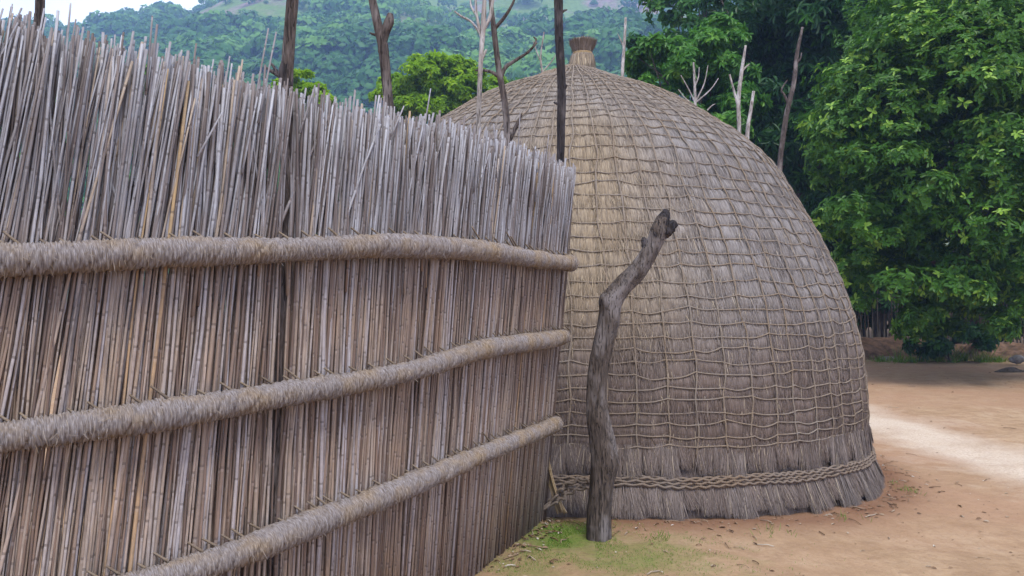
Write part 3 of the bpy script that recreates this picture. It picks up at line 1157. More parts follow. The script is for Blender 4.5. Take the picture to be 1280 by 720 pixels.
lathe(mb, prof_low, kx0, ky0, kz, 64, 3, 0.008, 0.05)
knot_strands(mb, 0.16, 0.02, 0.112, 0.130, 500, 0.010, 0.7, 0.0, 0.05)
knot = mb.build('topknot', M['thatch'], hut)
mb = MB()
lathe(mb, prof_up, kx0, ky0, kz, 64, 5, 0.008, 0.05)
knot_strands(mb, 0.185, 0.305, 0.088, 0.136, 500, 0.006, 0.5, 0.6, 0.05)
mb.build('topknot_tuft', M['thatch'], knot)
mb = MB()
for dz in (0.172, 0.183):
    th = np.linspace(0, 2 * PI, 50)
    tube(mb, np.stack([kx0 + 0.05 * dz + 0.094 * np.cos(th), ky0 + 0.094 * np.sin(th), kz + dz + 0 * th], -1), 0.008, 6, False)
mb.build('binding_cord', M['straw'], knot)

# foot of the hut: long thatch ends, flaring out below the plaited belt
r_foot = float(np.interp(zb_, pz, prof_r))


def foot_r(th, z):
    """outer radius of the skirt at height z above the local ground"""
    return r_foot + 0.005 + np.interp(z, [0.0, 0.10, 0.21, 0.35, 0.6], [0.125, 0.080, 0.035, 0.012, 0.0])


def foot_pt(th, z, off=0.0):
    r = foot_r(th, z) + off
    x = HUT[0] + r * np.sin(th)
    y = HUT[1] - r * np.cos(th)
    f = 1 - smooth(0.0, 0.5, z)
    zz = z + tilt(x, np.full_like(z, 0.3)) * (1 - f) + np.minimum(ground_z(x, y), 0.05) * f
    return np.stack([x, y, zz], -1)


mb = MB()
n = 720
m = 14
th = np.arange(n) / n * 2 * PI
zs = np.linspace(-0.02, 0.44, m)
T, Z = np.meshgrid(th, zs, indexing='ij')
clumpn = vnoise(np.stack([T.ravel() * 18, T.ravel() * 0, Z.ravel() * 1.0], -1), 51)
cl2 = vnoise(np.stack([T.ravel() * 60, T.ravel() * 0, Z.ravel() * 3], -1), 52)
below = 1 - smooth(0.16, 0.28, Z.ravel())
offs = -0.045 + below * (clumpn * 0.035 + cl2 * 0.012) + 0.018 * np.exp(-((Z.ravel() - 0.235) / 0.05) ** 2)
v = foot_pt(T.ravel(), Z.ravel(), offs)
i = np.arange(n)[:, None] * m
k = ((np.arange(n) + 1) % n)[:, None] * m
j = np.arange(m - 1)[None, :]
mb.add(v, np.stack([i + j, k + j, k + j + 1, i + j + 1], -1).reshape(-1, 4), rnd=0.15, arc=T.ravel() * 2.6, len=Z.ravel(), gold=0.0, lowr=0.9)


def foot_strands(mb, n, z0, z1, wid, out0, out1, low, spread=0.012, gaps=True):
    th = (rng.random(n) - 0.5) * 2 * PI * np.where(rng.random(n) < 0.65, 0.5, 1.0)
    cid = np.floor(th * 21)
    hsh = hash3(cid.astype(np.int64), cid.astype(np.int64) * 3, 0 * cid.astype(np.int64), 77)
    cl = vnoise(np.stack([th * 18, th * 0, th * 0], -1), 51)
    # gather the strands into tufts
    c0 = (cid + 0.5) / 21
    tp = c0 + (th - c0) * (0.45 if gaps else 1.0) + rng.normal(0, spread, n)
    za = z0 + rng.random(n) * 0.05
    zb2 = z1 + np.abs(rng.normal(0, 0.045, n)) + (hsh * 0.10 - 0.03 if gaps else 0)
    b = foot_pt(th, za, out0 + 0.008 * rng.random(n))
    e = foot_pt(tp, zb2, out1 * (0.4 + 0.8 * rng.random(n)) + cl * 0.02)
    mdl = foot_pt(0.5 * (th + tp), 0.5 * (za + zb2), 0.5 * (out0 + out1) + 0.012)
    d = e - b
    L = np.linalg.norm(d, axis=1)
    rad = np.stack([np.sin(th), -np.cos(th), 0 * th], -1)
    side = norm(np.cross(norm(d), rad) + 0.5 * rand_unit(n))
    strips(mb, b, norm(d), side, L, wid, None, rng.random(n), 0.3)
    for key, val in (('arc', th * 2.6 + rng.random(n)), ('len', rng.random(n) * 5), ('gold', 0 * th), ('lowr', low * (0.65 + 0.35 * rng.random(n)) * (0.7 + 0.3 * hsh))):
        mb.at[key][-1] = np.repeat(val, 6)


foot_strands(mb, 18000, 0.215, -0.01, 0.0042, -0.012, 0.020, 1.1)
foot_strands(mb, 15000, 0.435, 0.235, 0.0040, -0.004, 0.014, 1.1, 0.010, True)
mb.build('thatch_skirt', M['thatch'], hut)

# plaited belt
mb = MB()
n = 1500
th = np.linspace(0, 2 * PI, n)
for row, zr in enumerate((0.214, 0.236, 0.257)):
    for s3 in range(3):
        ph = s3 * 2 * PI / 3 + row * 0.7
        w_ = th * 58 + 1.5 * vnoise(np.stack([th * 9, 0 * th, 0 * th], -1), 64)
        zz = zr + 0.0115 * np.sin(w_ + ph) + 0.010 * vnoise(np.stack([th * 5, 0 * th, 0 * th], -1), 61)
        of = 0.012 + 0.010 * np.cos(2 * (w_ + ph)) + 0.006 * vnoise(np.stack([th * 40, 0 * th + row, 0 * th], -1), 62)
        tube(mb, foot_pt(th, zz, of), 0.0088 * (1 + 0.15 * vnoise(np.stack([th * 300, 0 * th + s3, 0 * th], -1), 63)), 7, False)
mb.build('plaited_belt', M['braid'], hut)
# loose end of the belt, slanting down to the ground near the fence
mb = MB()
for kx_, (dx, dy) in enumerate([(0, 0), (4, 5), (-3, 8), (6, -3), (1, 11)]):
    pts = px_path([(738 + dx * .4, 604 + dy * .5), (718 + dx, 602 + dy), (704, 612 + dy), (692 + dx * .5, 622 + dy * .7), (678 + dx, 632 + dy * .3), (668, 638)], 5.50 - 0.012 * kx_)
    p = spline(pts, 80)
    p += 0.008 * np.stack([np.sin(np.arange(80) * .5 + kx_), np.cos(np.arange(80) * .45 + kx_ * 2), np.sin(np.arange(80) * .6 + kx_ * 1.3)], -1)
    tube(mb, p, 0.009, 7, True)
mb.build('loose_plait', M['braid'], hut)
mb = MB()
for kx_ in range(26):
    j1, j2 = rng.normal(0, 2.5), rng.normal(0, 3.5)
    pts = px_path([(682 + j1 * .5, 560 + j2), (686 + j1, 590), (694 + j1, 618), (702 + j1 * 2 + j2 * .5, 640 + abs(j2) * .4)], 5.5 + rng.normal(0, 0.02))
    tube(mb, spline(pts, 16), 0.0038, 5, True)
mb.build('straw_hank', M['straw'], hut)

# ------------------------------------------------------------------ trees
def tree(name, base, blobs, n_clump, leaf, mat, label, group=None, cat='tree', trunk_r=0.12, leaf_n=6, droop=0.3, limbs=10, inner=0.25, seed=1, out_bias=1.0, bark='trunk', multi=1):
    """blobs: list of (center, radii) lobes of the crown, clumps of leaves spread over and through them"""
    root = thing(name, (base[0], base[1], gz(base[0], base[1])), label, cat, group)
    C = np.array([b[0] for b in blobs], float)
    Rr = np.array([b[1] for b in blobs], float)
    vol = Rr.prod(1) ** (2 / 3)
    vol /= vol.sum()
    # sub-lobes
    ns = max(16, n_clump // 34)
    ib = rng.choice(len(blobs), ns, p=vol)
    d = rand_unit(ns)
    d[:, 2] += 0.25
    d = norm(d)
    rad = (inner + (1 - inner) * rng.random(ns) ** 0.4)
    sc_ = C[ib] + d * Rr[ib] * rad[:, None]
    sr = Rr[ib].mean(1) * (0.16 + 0.20 * rng.random(ns))
    ia = rng.integers(0, ns, n_clump)
    dd = rand_unit(n_clump)
    outward = norm(sc_[ia] - C[ib[ia]])
    dd = norm(dd + outward * 0.6 * out_bias + np.array([0, 0, 0.35]))
    pos = sc_[ia] + dd * (sr[ia] * (0.35 + 0.75 * rng.random(n_clump)))[:, None] * np.array([1.15, 1.15, 0.75])
    keep = pos[:, 2] > gz(base[0], base[1]) + 0.15
    pos, dd = pos[keep], dd[keep]
    m = len(pos)
    axis = norm(dd + np.array([0, 0, 0.5]) + 0.3 * rand_unit(m))
    e1 = norm(np.cross(axis, rand_unit(m)))
    e2 = np.cross(axis, e1)
    cr = rng.random(m)
    mb = MB()
    L0, W0 = leaf
    for kk in range(leaf_n):
        ph = kk / leaf_n * 2 * PI + rng.random(m) * 0.7
        el = 0.15 + 0.55 * rng.random(m)
        dr_ = e1 * np.cos(ph)[:, None] + e2 * np.sin(ph)[:, None] + axis * el[:, None] + np.array([0, 0, -droop])
        Ls = L0 * (0.65 + 0.6 * rng.random(m))
        leaves(mb, pos + rand_unit(m) * L0 * 0.15, dr_, axis + 0.2 * rand_unit(m), Ls, W0 * (0.8 + 0.4 * rng.random(m)), np.clip(cr * 0.8 + 0.2 * rng.random(m), 0, 1), 0.2, 0.12 + droop * 0.3)
    mb.build('crown', mat, root, smooth_shade=False)
    mb = MB()
    g = gz(base[0], base[1])
    for tq in range(multi):
        b0 = np.array([base[0] + (rng.normal(0, 0.25) if multi > 1 else 0), base[1] + (rng.normal(0, 0.25) if multi > 1 else 0), g - 0.1])
        cc = (C * vol[:, None]).sum(0) + (rng.normal(0, 0.5, 3) if multi > 1 else 0)
        mid = b0 * 0.45 + cc * 0.55
        mid[:2] += rng.normal(0, 0.12, 2)
        p = spline(np.array([b0, b0 * 0.75 + mid * 0.25 + rng.normal(0, 0.05, 3), mid, cc]), 40)
        bark_tube(mb, [p[k_] for k_ in (0, 13, 26, 39)], [trunk_r * 1.25, trunk_r, trunk_r * 0.75, trunk_r * 0.3], 40, 10, 0.15, seed + tq, 4.0)
        for li in range(limbs):
            k_ = rng.integers(14, 38)
            tgt = sc_[rng.integers(0, ns)]
            st = p[k_]
            md = 0.5 * (st + tgt) + np.array([0, 0, 0.12]) * np.linalg.norm(tgt - st) + rng.normal(0, 0.06, 3)
            bark_tube(mb, [st, md, tgt], [trunk_r * 0.38, trunk_r * 0.22, trunk_r * 0.06], 16, 6, 0.1, seed + li, 4.0)
    mb.build('trunk', M[bark], root)
    return root


def blob(x, y, d, rx, ry, rz=None):
    """crown lobe centred at photo position x, y, distance d; rx, ry in photo pixels"""
    k = d / F
    return (P(x, y, d), (rx * k, (rz if rz else rx) * k, ry * k))


def gp(x, d):
    return P(x, 375, d)[:2]


tree('broadleaf_tree', gp(1225, 21.6), [blob(1190, 170, 15.5, 160, 150), blob(1120, 240, 15.0, 95, 90), blob(1230, 60, 16, 150, 120), blob(1260, 260, 15, 130, 110),
     blob(1150, 335, 15.0, 95, 65), blob(1200, 385, 14.8, 85, 50), blob(1110, 130, 16, 75, 75), blob(1330, 200, 16, 110, 180), blob(1065, 250, 15.5, 50, 60), blob(1090, 330, 15.5, 50, 50), blob(1195, 398, 15.2, 70, 26), blob(1255, 385, 15.4, 60, 42)],
     17000, (0.118, 0.052), M['leaf_big'], 'big glossy-leaved tree with pale young shoots, its lowest boughs over the sandy path', trunk_r=0.17, leaf_n=7, limbs=26, seed=3)
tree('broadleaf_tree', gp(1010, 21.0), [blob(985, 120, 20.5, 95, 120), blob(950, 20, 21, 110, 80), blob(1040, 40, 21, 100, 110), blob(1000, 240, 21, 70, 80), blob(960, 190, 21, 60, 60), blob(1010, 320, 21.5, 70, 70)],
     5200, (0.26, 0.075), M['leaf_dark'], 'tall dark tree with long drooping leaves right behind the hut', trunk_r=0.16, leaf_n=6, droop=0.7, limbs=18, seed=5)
tree('broadleaf_tree', gp(872, 19.0), [blob(870, 110, 18.5, 65, 60), blob(828, 95, 18.5, 42, 45), blob(895, 75, 19, 50, 45), blob(875, 170, 18.5, 65, 45), blob(910, 140, 18.8, 42, 50)],
     3600, (0.18, 0.068), M['leaf_mid'], 'bright green leafy tree just over the right slope of the hut roof', trunk_r=0.12, leaf_n=6, droop=0.45, limbs=14, seed=7)
tree('broadleaf_tree', gp(860, 29.0), [blob(870, 20, 28, 65, 55), blob(900, -30, 29, 90, 70), blob(835, 60, 28, 40, 40)],
     2200, (0.27, 0.11), M['leaf_far'], 'dull green tree rising behind the bright leafy one beside the hut', trunk_r=0.16, leaf_n=6, limbs=12, seed=9)
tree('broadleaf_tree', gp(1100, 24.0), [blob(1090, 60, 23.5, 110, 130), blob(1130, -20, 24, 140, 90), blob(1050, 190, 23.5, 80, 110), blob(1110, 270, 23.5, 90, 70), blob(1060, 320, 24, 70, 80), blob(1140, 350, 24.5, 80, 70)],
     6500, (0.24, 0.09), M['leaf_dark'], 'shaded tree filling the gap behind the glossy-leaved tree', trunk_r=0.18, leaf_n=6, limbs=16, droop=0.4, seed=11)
tree('broadleaf_tree', gp(1300, 24.0), [blob(1290, 80, 23, 130, 150), blob(1240, 230, 23.5, 120, 120), blob(1340, 280, 23, 120, 120), blob(1190, 320, 24, 90, 60), blob(1260, 370, 24.5, 100, 60)],
     6500, (0.24, 0.09), M['leaf_dark'], 'dark tree at the right edge behind the glossy-leaved tree', trunk_r=0.18, leaf_n=6, limbs=16, seed=13)
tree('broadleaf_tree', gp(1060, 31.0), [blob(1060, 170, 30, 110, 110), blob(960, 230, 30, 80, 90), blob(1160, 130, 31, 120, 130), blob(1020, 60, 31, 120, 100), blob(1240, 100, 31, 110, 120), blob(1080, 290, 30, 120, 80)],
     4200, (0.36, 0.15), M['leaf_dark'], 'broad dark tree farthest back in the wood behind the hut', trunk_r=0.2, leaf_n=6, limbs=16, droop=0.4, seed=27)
tree('leafy_shrub', gp(1195, 19.5), [blob(1195, 424, 19.3, 45, 22), blob(1165, 434, 19.2, 26, 11), blob(1225, 428, 19.4, 26, 16)],
     420, (0.20, 0.075), M['leaf_dark'], 'low shrub with broad leaves spilling over the earth bank', cat='shrub', trunk_r=0.025, leaf_n=6, limbs=6, droop=0.4, seed=15)
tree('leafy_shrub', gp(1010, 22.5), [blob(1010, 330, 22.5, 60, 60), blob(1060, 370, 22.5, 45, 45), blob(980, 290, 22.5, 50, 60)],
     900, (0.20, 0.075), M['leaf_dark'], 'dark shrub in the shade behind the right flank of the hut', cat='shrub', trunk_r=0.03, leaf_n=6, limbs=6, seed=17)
tree('feathery_tree', gp(540, 33.0), [blob(545, 110, 33, 48, 36), blob(505, 110, 33, 32, 24), blob(585, 110, 33, 40, 30), blob(558, 82, 33, 24, 14), blob(520, 135, 33, 45, 22), blob(490, 125, 33, 24, 16), blob(600, 135, 33, 40, 24)],
     4600, (0.20, 0.085), M['leaf_yel'], 'bright yellow-green feathery tree between the forked post and the hut roof', trunk_r=0.14, leaf_n=7, limbs=14, inner=0.15, seed=19)
tree('feathery_tree', gp(660, 40.0), [blob(650, 118, 40, 26, 18), blob(625, 125, 40, 30, 16), blob(672, 112, 40, 14, 12), blob(650, 140, 40, 40, 16)],
     1100, (0.24, 0.10), M['leaf_far'], 'green treetop peeping out behind the bare saplings over the hut roof', trunk_r=0.12, leaf_n=6, limbs=8, seed=21)
tree('feathery_tree', gp(380, 27.0), [blob(380, 105, 27, 26, 15), blob(362, 112, 27, 22, 14), blob(395, 125, 27, 30, 16), blob(350, 130, 27, 24, 14)],
     1100, (0.17, 0.075), M['leaf_yel'], 'yellow-green treetop showing over the reeds beside the burnt post', trunk_r=0.1, leaf_n=7, limbs=8, seed=23)
tree('feathery_tree', gp(205, 19.0), [blob(205, 95, 19, 22, 28), blob(190, 130, 19, 26, 30), blob(225, 140, 19, 24, 28), blob(200, 190, 19, 40, 40)],
     1000, (0.14, 0.06), M['leaf_mid'], 'green treetop glimpsed through thin reeds near the tall left end of the fence', trunk_r=0.08, leaf_n=6, limbs=8, seed=25)

# dead stems behind the hut
wood('dead_sapling', [(777, 200), (778, 95), (780, 60), (782, 22)], 12.6, [6, 6, 5, 4], M['pale'], 'thin grey stick standing alone beside the topknot of the hut', 'dead sapling',
     [([(780, 60), (775, 48), (772, 42)], [3, 2, 1])], seed=3)
wood('dead_sapling', [(869, 180), (869, 130), (868, 100), (867, 78)], 12.8, [5, 5, 4, 3], M['pale'], 'small bare bush of fanned pale twigs over the roof edge', 'dead sapling',
     [([(869, 128), (860, 110), (851, 94)], [3, 2, 1.5]), ([(870, 126), (880, 105), (885, 82)], [3, 2, 1.5]), ([(870, 128), (888, 112), (898, 98)], [3, 2, 1.5]),
      ([(868, 132), (856, 122), (848, 112)], [2.5, 2, 1.5]), ([(868, 110), (873, 96), (874, 84)], [2.5, 2, 1]), ([(884, 138), (890, 132), (894, 130)], [2.5, 2, 1])], seed=4)
wood('dead_sapling', [(924, 260), (924, 165), (923, 125), (927, 90), (932, 57)], 12.4, [8, 7, 7, 6, 4], M['pale'], 'white forked stem, tallest pale stem over the right slope of the roof', 'dead sapling',
     [([(922, 130), (917, 112), (912, 93)], [5, 4, 3]), ([(927, 90), (932, 84), (937, 80)], [4, 3, 2])], seed=5)
wood('dead_sapling', [(932, 270), (934, 172), (938, 140), (942, 114)], 12.9, [7, 7, 6, 5], M['pale'], 'short grey stem next to the white forked stem', 'dead sapling', seed=6)
wood('dead_sapling', [(968, 320), (974, 215), (982, 150), (992, 105), (996, 70), (1003, 34)], 13.2, [9, 9, 9, 8, 7, 4], M['brown'], 'long leaning grey-brown trunk in front of the dark trees', 'dead tree',
     [([(986, 130), (980, 118), (977, 112), (984, 100)], [5, 4, 3, 2]), ([(994, 80), (1000, 74), (1002, 66)], [4, 3, 2])], seed=7)
wood('dead_sapling', [(680, 140), (678, 95), (676, 70), (680, 40)], 13.0, [4, 4, 3, 2], M['pale'], 'faint pale twiggy stem left of the black pole over the roof', 'dead sapling',
     [([(677, 80), (670, 62), (666, 50)], [2.5, 2, 1]), ([(678, 90), (690, 76), (696, 66)], [2.5, 2, 1])], seed=8)

for kx_, (x_, w_, lab_) in enumerate([(1080, 60, 'dense dark thicket behind the stick fence next to the hut flank'), (1180, 70, 'dense dark thicket behind the stick fence under the glossy-leaved tree'),
                                     (1290, 80, 'dense dark thicket behind the stick fence at the right edge')]):
    tree('thicket', gp(x_, 25.5), [blob(x_, 330, 25.5, w_, 75), blob(x_ + 20, 395, 25.5, w_, 45), blob(x_ - 20, 260, 26, w_, 60)], 1500, (0.26, 0.10), M['leaf_dark'], lab_,
         cat='shrub', trunk_r=0.05, leaf_n=6, limbs=8, seed=60 + kx_)

# ------------------------------------------------------------------ earth bank, dark stick fence, stones and log
def build_bank():
    n, m = 260, 40
    u = np.linspace(0, 1, n)
    c = spline(np.array([(*gp(930, 20.5), 0), (*gp(1090, 20.6), 0), (*gp(1180, 20.6), 0), (*gp(1290, 20.0), 0), (*gp(1460, 19.0), 0)]), n)
    w = np.linspace(-1, 1, m)
    X = c[:, 0][:, None] + 0 * w[None]
    Y = c[:, 1][:, None] + w[None] * 1.0 + 0.8
    p = np.stack([X, Y, 0 * X], -1).reshape(-1, 3)
    hgt = 0.58 * np.cos(w * PI / 2)[None] ** 0.8 * (0.75 + 0.35 * fbm(p * 0.8, 2, 71).reshape(n, m))
    Z = ground_z(X, Y) - 0.05 + hgt + fbm(p * 3.5, 3, 72).reshape(n, m) * 0.09
    mb = MB()
    i = np.arange(n - 1)[:, None] * m
    j = np.arange(m - 1)[None, :]
    mb.add(np.stack([X, Y, Z], -1).reshape(-1, 3), np.stack([i + j, i + m + j, i + m + j + 1, i + j + 1], -1).reshape(-1, 4))
    return tag(mb.build('earth_bank', M['soil']), kind='structure')


build_bank()
b0 = gp(1150, 22.6)
sf = thing('stick_fence', (b0[0], b0[1], gz(*b0)), 'dark fence of upright sticks in deep shade under the trees', 'fence')
mb = MB()
xx = 4.6
while xx < 17.5:
    xx += 0.05 + 0.07 * rng.random()
    yy = 22.3 + rng.normal(0, 0.08)
    h = 2.0 + rng.normal(0, 0.25)
    lean = rng.normal(0.02, 0.07)
    p = np.array([(xx, yy, -0.05), (xx + lean * h * 0.5 + rng.normal(0, .02), yy, h * 0.5), (xx + lean * h, yy + rng.normal(0, .05), h)])
    tube(mb, spline(p, 6), np.linspace(0.022, 0.012, 6), 6, True)
mb.build('stick_screen', M['trunk'], sf)


def rock(x, y, d, size, seed, label):
    mb = MB()
    n, m = 28, 16
    th = np.arange(n) / n * 2 * PI
    ph = np.linspace(0.02, PI - 0.02, m)
    T, Ph = np.meshgrid(th, ph, indexing='ij')
    dirs = np.stack([np.sin(Ph) * np.cos(T), np.sin(Ph) * np.sin(T), np.cos(Ph)], -1).reshape(-1, 3)
    r = 1 + 0.35 * fbm(dirs * 1.6 + seed, 3, seed)
    c = P(x, y, d)
    v = c + dirs * r[:, None] * np.array(size)
    i = np.arange(n)[:, None] * m
    k = ((np.arange(n) + 1) % n)[:, None] * m
    j = np.arange(m - 1)[None, :]
    mb.add(v, np.stack([i + j, i + j + 1, k + j + 1, k + j], -1).reshape(-1, 4))
    return tag(mb.build('rock', M['stone']), label, 'rock')


rock(1272, 449, 18.6, (0.16, 0.14, 0.10), 3, 'pale rounded stone on the bank at the right edge')
rock(1112, 452, 20.2, (0.30, 0.2, 0.13), 5, 'flat brown stone at the foot of the bank beside the hut wall')
rock(1213, 466, 17.6, (0.05, 0.04, 0.025), 7, 'small white stone lying alone on the sand')
mb = MB()
bark_tube(mb, px_path([(1246, 470), (1262, 467), (1280, 470), (1330, 476)], 17.0), [0.10, 0.13, 0.12, 0.10], 40, 14, 0.25, 8, 6.0)
lg = mb.build('fallen_log', M['trunk'])
tag(lg, 'dark fallen log lying along the bank at the right edge', 'log')

# ------------------------------------------------------------------ small ground cover
def build_litter():
    mb = MB()
    pts = []
    # along the fence foot
    n = 150
    s = FL - np.abs(rng.normal(0, 0.9, n))
    b = fence_pt(np.clip(s, 0, FL), np.zeros(n), 0.02 + np.abs(rng.normal(0, 0.09, n)))
    pts.append(b[:, :2])
    n = 300
    th = (rng.random(n) - 0.35) * 2.6
    r = 2.86 + np.abs(rng.normal(0, 0.16, n))
    pts.append(np.stack([HUT[0] + r * np.sin(th), HUT[1] - r * np.cos(th)], -1))
    n = 340
    pts.append(np.stack([-0.3 + 5.0 * rng.random(n), 4.0 + 4 * rng.random(n)], -1))
    n = 500
    pts.append(np.stack([4 + 11 * rng.random(n), 8 + 12 * rng.random(n) ** 0.7], -1))
    q = np.concatenate(pts)
    d = np.hypot(q[:, 0] - HUT[0], q[:, 1] - HUT[1])
    q = q[d > 2.84]
    z = ground_z(q[:, 0], q[:, 1])
    n = len(q)
    base = np.concatenate([q, (z + 0.004)[:, None]], 1)
    an = rng.random(n) * 2 * PI
    dirv = np.stack([np.cos(an), np.sin(an), 0.1 + 0.25 * rng.random(n)], -1)
    up = norm(np.array([0, 0, 1.0]) + 0.35 * rand_unit(n))
    L = 0.012 + 0.035 * rng.random(n) ** 2
    leaves(mb, base, dirv, up, L, L * (0.3 + 0.4 * rng.random(n)), rng.random(n), 0.3, 0.2)
    # twigs and straw
    k = rng.choice(n, 300, replace=False)
    for i in k:
        a = rng.random() * 2 * PI
        ln = 0.03 + 0.12 * rng.random() ** 2
        c = base[i] + np.array([0, 0, 0.003])
        e = c + np.array([math.cos(a) * ln, math.sin(a) * ln, 0])
        e[2] = gz(e[0], e[1]) + 0.006
        m_ = 0.5 * (c + e) + np.array([rng.normal(0, .006), rng.normal(0, .006), 0.006])
        tube(mb, np.array([c, m_, e]), 0.0018 + 0.002 * rng.random(), 5, True, rnd=rng.random())
    return tag(mb.build('leaf_litter', M['litter']), 'dry leaves, straw and twigs strewn on the sandy earth', 'litter', kind='stuff')


build_litter()


def build_grass():
    mb = MB()

    def put(cx, cy, sx, sy, n, hgt, w):
        x = rng.normal(cx, sx, n)
        y = rng.normal(cy, sy, n)
        keep = (np.hypot(x - HUT[0], y - HUT[1]) > 2.87) & (vnoise(np.stack([x * 7, y * 7, 0 * x], -1), 81) > -0.15)
        x, y = x[keep], y[keep]
        n = len(x)
        b = np.stack([x, y, ground_z(x, y) - 0.002], -1)
        d = norm(np.array([0, 0, 1.0]) + 0.7 * rand_unit(n))
        d[:, 2] = np.abs(d[:, 2])
        side = norm(np.cross(d, rand_unit(n)))
        strips(mb, b, d, side, hgt * (0.4 + 0.9 * rng.random(n)), w, None, rng.random(n), 0.2)
    put(0.28, 5.15, 0.20, 0.20, 9000, 0.012, 0.0022)
    put(0.65, 4.75, 0.5, 0.28, 3200, 0.014, 0.0022)
    put(0.1, 4.55, 0.25, 0.3, 2200, 0.014, 0.0022)
    put(1.0, 5.0, 0.2, 0.12, 400, 0.015, 0.0022)
    for bx, by in [(3.25, 7.35), (3.3, 7.0), (1.7, 5.35), (0.95, 5.1), (2.4, 5.9)]:
        put(bx, by, 0.05, 0.05, 60, 0.05, 0.003)
    for x in np.linspace(1100, 1280, 26):
        g_ = gp(x, 19.6 + rng.normal(0, 0.15))
        put(g_[0], g_[1], 0.12, 0.12, 60, 0.16 + (0.25 if rng.random() < 0.2 else 0), 0.012)
    return tag(mb.build('short_grass', M['grass']), 'short green moss and grass on bare ground beside the fence', 'grass', kind='stuff')


build_grass()

# ------------------------------------------------------------------ the hill and its woods
def hill_z(x, y):
    x = np.asarray(x, float)
    y = np.asarray(y, float)
    p = np.stack([x, y, 0 * x], -1).reshape(-1, 3)
    base = 0.5 * (y - 100)
    base = np.where(y < 100, -3 + 0.03 * (y - 100), base)
    sh = x.shape
    bump = fbm(p * 0.012, 4, 91).reshape(sh) * 16 * smooth(100, 180, y)
    ridge = np.interp(x / np.maximum(y, 120), [-1.2, -0.66, -0.61, -0.57, -0.50, -0.44, -0.38, -0.3, 0.0, 1.2], [0.30, 0.318, 0.322, 0.332, 0.328, 0.336, 0.36, 0.43, 0.47, 0.48]) * np.clip(y, 250, 400)
    z = base + bump
    k = 12.0
    z = -k * np.log(np.exp(-np.clip(z, -60, 400) / k) + np.exp(-ridge / k))
    z = z - 0.9 * np.maximum(0, y - 440)
    return z


def build_hill():
    xs = np.linspace(-455, 455, 220)
    ys = np.concatenate([np.linspace(70, 440, 200), np.linspace(443, 490, 14)])
    X, Y = np.meshgrid(xs, ys, indexing='ij')
    Z = np.maximum(hill_z(X, Y), -3)
    n, m = X.shape
    i = np.arange(n - 1)[:, None] * m
    j = np.arange(m - 1)[None, :]
    mb = MB()
    mb.add(np.stack([X, Y, Z], -1).reshape(-1, 3), np.stack([i + j, i + m + j, i + m + j + 1, i + j + 1], -1).reshape(-1, 4))
    tag(mb.build('hill', M['hill']), kind='structure')
    # woods
    nt = 6500
    y = 105 + 338 * rng.random(nt * 3) ** 0.8
    u = (rng.random(nt * 3) * 980 - 70 - 640) / F
    x = u * y
    p = np.stack([x, y, 0 * x], -1)
    dens = fbm(p * np.array([0.018, 0.014, 1]), 3, 95)
    keep = ((dens > 0.03 + 0.16 * smooth(215, 320, y) * smooth(-0.42, -0.3, x / y)) | (rng.random(nt * 3) < 0.045)) & (np.abs(x) < 440)
    x, y = x[keep][:nt], y[keep][:nt]
    nt = len(x)
    z = hill_z(x, y)
    R = np.clip(rng.lognormal(math.log(2.2), 0.5, nt), 0.9, 6.0)
    c = np.stack([x, y, z + R * 0.75], -1)
    mb = MB()
    ml = 230
    dirs = rand_unit(nt * ml)
    dirs[:, 2] = np.where(dirs[:, 2] < -0.3, -dirs[:, 2], dirs[:, 2])
    ci = np.repeat(np.arange(nt), ml)
    lump = 0.72 + 0.45 * (0.5 + 0.5 * vnoise(dirs * 2.4 + ci[:, None] * 7.3, 97)) + rng.normal(0, 0.05, nt * ml)
    pos = c[ci] + dirs * (R[ci] * lump)[:, None] * np.array([1.1, 1.1, 0.85])
    nrm = norm(dirs + 0.55 * rand_unit(nt * ml))
    e1 = norm(np.cross(nrm, rand_unit(nt * ml)))
    e2 = np.cross(nrm, e1)
    sz = (R[ci] * (0.12 + 0.11 * rng.random(nt * ml)))[:, None]
    v = np.stack([pos - e1 * sz, pos - e2 * sz * 0.7, pos + e1 * sz, pos + e2 * sz * 0.7], 1).reshape(-1, 3)
    q = np.arange(len(v)).reshape(-1, 4)
    rr = np.clip(0.5 + 0.55 * rng.normal(0, 0.5, nt) + 1.1 * fbm(np.stack([x, y, 0 * x], -1) * 0.03, 2, 99), 0, 1)
    mb.add(v, q, rnd=np.repeat(np.clip(rr[ci] * 0.85 + 0.15 * rng.random(nt * ml), 0, 1), 4))
    o = mb.build('hillside_woods', M['leaf_far'], smooth_shade=False)
    tag(o, 'bluish green bush and forest covering the far hillside', 'woods', kind='stuff')


build_hill()

# ------------------------------------------------------------------ haze
mb = MB()
x0, x1, y0, y1, z0, z1 = -470, 470, -470, 500, -7, 212
cv = np.array([(x, y, z) for x in (x0, x1) for y in (y0, y1) for z in (z0, z1)], float)
mb.add(cv, [(0, 1, 3, 2), (4, 6, 7, 5), (0, 4, 5, 1), (2, 3, 7, 6), (0, 2, 6, 4), (1, 5, 7, 3)])
hm = bpy.data.materials.new('haze')
hm.use_nodes = True
hm.node_tree.nodes.clear()
ho = hm.node_tree.nodes.new('ShaderNodeOutputMaterial')
hv = hm.node_tree.nodes.new('ShaderNodeVolumePrincipled')
hv.inputs['Color'].default_value = (0.38, 0.56, 1.0, 1)
hv.inputs['Density'].default_value = 0.0010
hv.inputs['Anisotropy'].default_value = 0.0
hm.node_tree.links.new(hv.outputs[0], ho.inputs['Volume'])
tag(mb.build('haze', hm, smooth_shade=False), kind='stuff')

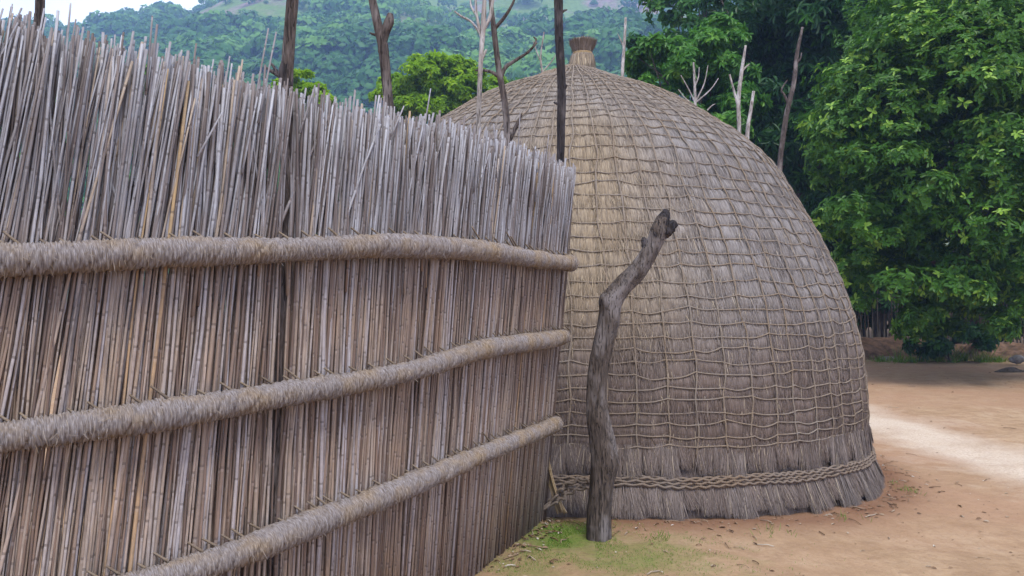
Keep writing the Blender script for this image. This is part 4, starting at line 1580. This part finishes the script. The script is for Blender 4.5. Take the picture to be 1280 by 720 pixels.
# ------------------------------------------------------------------ light
SUN_EL = math.radians(60)
SUN_AZ = math.radians(165)          # from behind the camera
world = bpy.data.worlds.new('World')
sc.world = world
world.use_nodes = True
wt = world.node_tree
wt.nodes.clear()
wo = wt.nodes.new('ShaderNodeOutputWorld')
bg = wt.nodes.new('ShaderNodeBackground')
sky = wt.nodes.new('ShaderNodeTexSky')
sky.sky_type = 'NISHITA'
sky.sun_disc = False
sky.sun_elevation = SUN_EL
sky.sun_rotation = SUN_AZ
sky.air_density = 1.0
sky.dust_density = 1.5
tc = wt.nodes.new('ShaderNodeTexCoord')
ns = wt.nodes.new('ShaderNodeTexNoise')
ns.inputs['Scale'].default_value = 2.2
ns.inputs['Detail'].default_value = 6
cr = wt.nodes.new('ShaderNodeValToRGB')
cr.color_ramp.elements[0].position = 0.25
cr.color_ramp.elements[0].color = (0.45, 0.45, 0.45, 1)
cr.color_ramp.elements[1].position = 0.5
cr.color_ramp.elements[1].color = (0.9, 0.9, 0.9, 1)
mx = wt.nodes.new('ShaderNodeMix')
mx.data_type = 'RGBA'
mx.inputs[7].default_value = (8.0, 8.7, 10.2, 1)
wt.links.new(tc.outputs['Generated'], ns.inputs['Vector'])
wt.links.new(ns.outputs['Fac'], cr.inputs[0])
wt.links.new(cr.outputs[0], mx.inputs[0])
wt.links.new(sky.outputs[0], mx.inputs[6])
wt.links.new(mx.outputs[2], bg.inputs['Color'])
bg.inputs['Strength'].default_value = 0.10
wt.links.new(bg.outputs[0], wo.inputs['Surface'])

sd = bpy.data.lights.new('sun', 'SUN')
sd.energy = 2.0
sd.angle = math.radians(22)
sd.color = (1.0, 0.96, 0.9)
so = bpy.data.objects.new('sun', sd)
COL.objects.link(so)
dirv = Vector((math.sin(SUN_AZ) * math.cos(SUN_EL), math.cos(SUN_AZ) * math.cos(SUN_EL), math.sin(SUN_EL)))
so.rotation_euler = dirv.to_track_quat('Z', 'Y').to_euler()
so.location = (0, -5, 12)

sc.render.engine = 'CYCLES'
sc.cycles.max_bounces = 8
sc.cycles.volume_bounces = 1
sc.cycles.use_denoising = True
sc.view_settings.view_transform = 'Standard'
sc.view_settings.look = 'None'
sc.view_settings.gamma = 1.0
sc.view_settings.exposure = 1.05
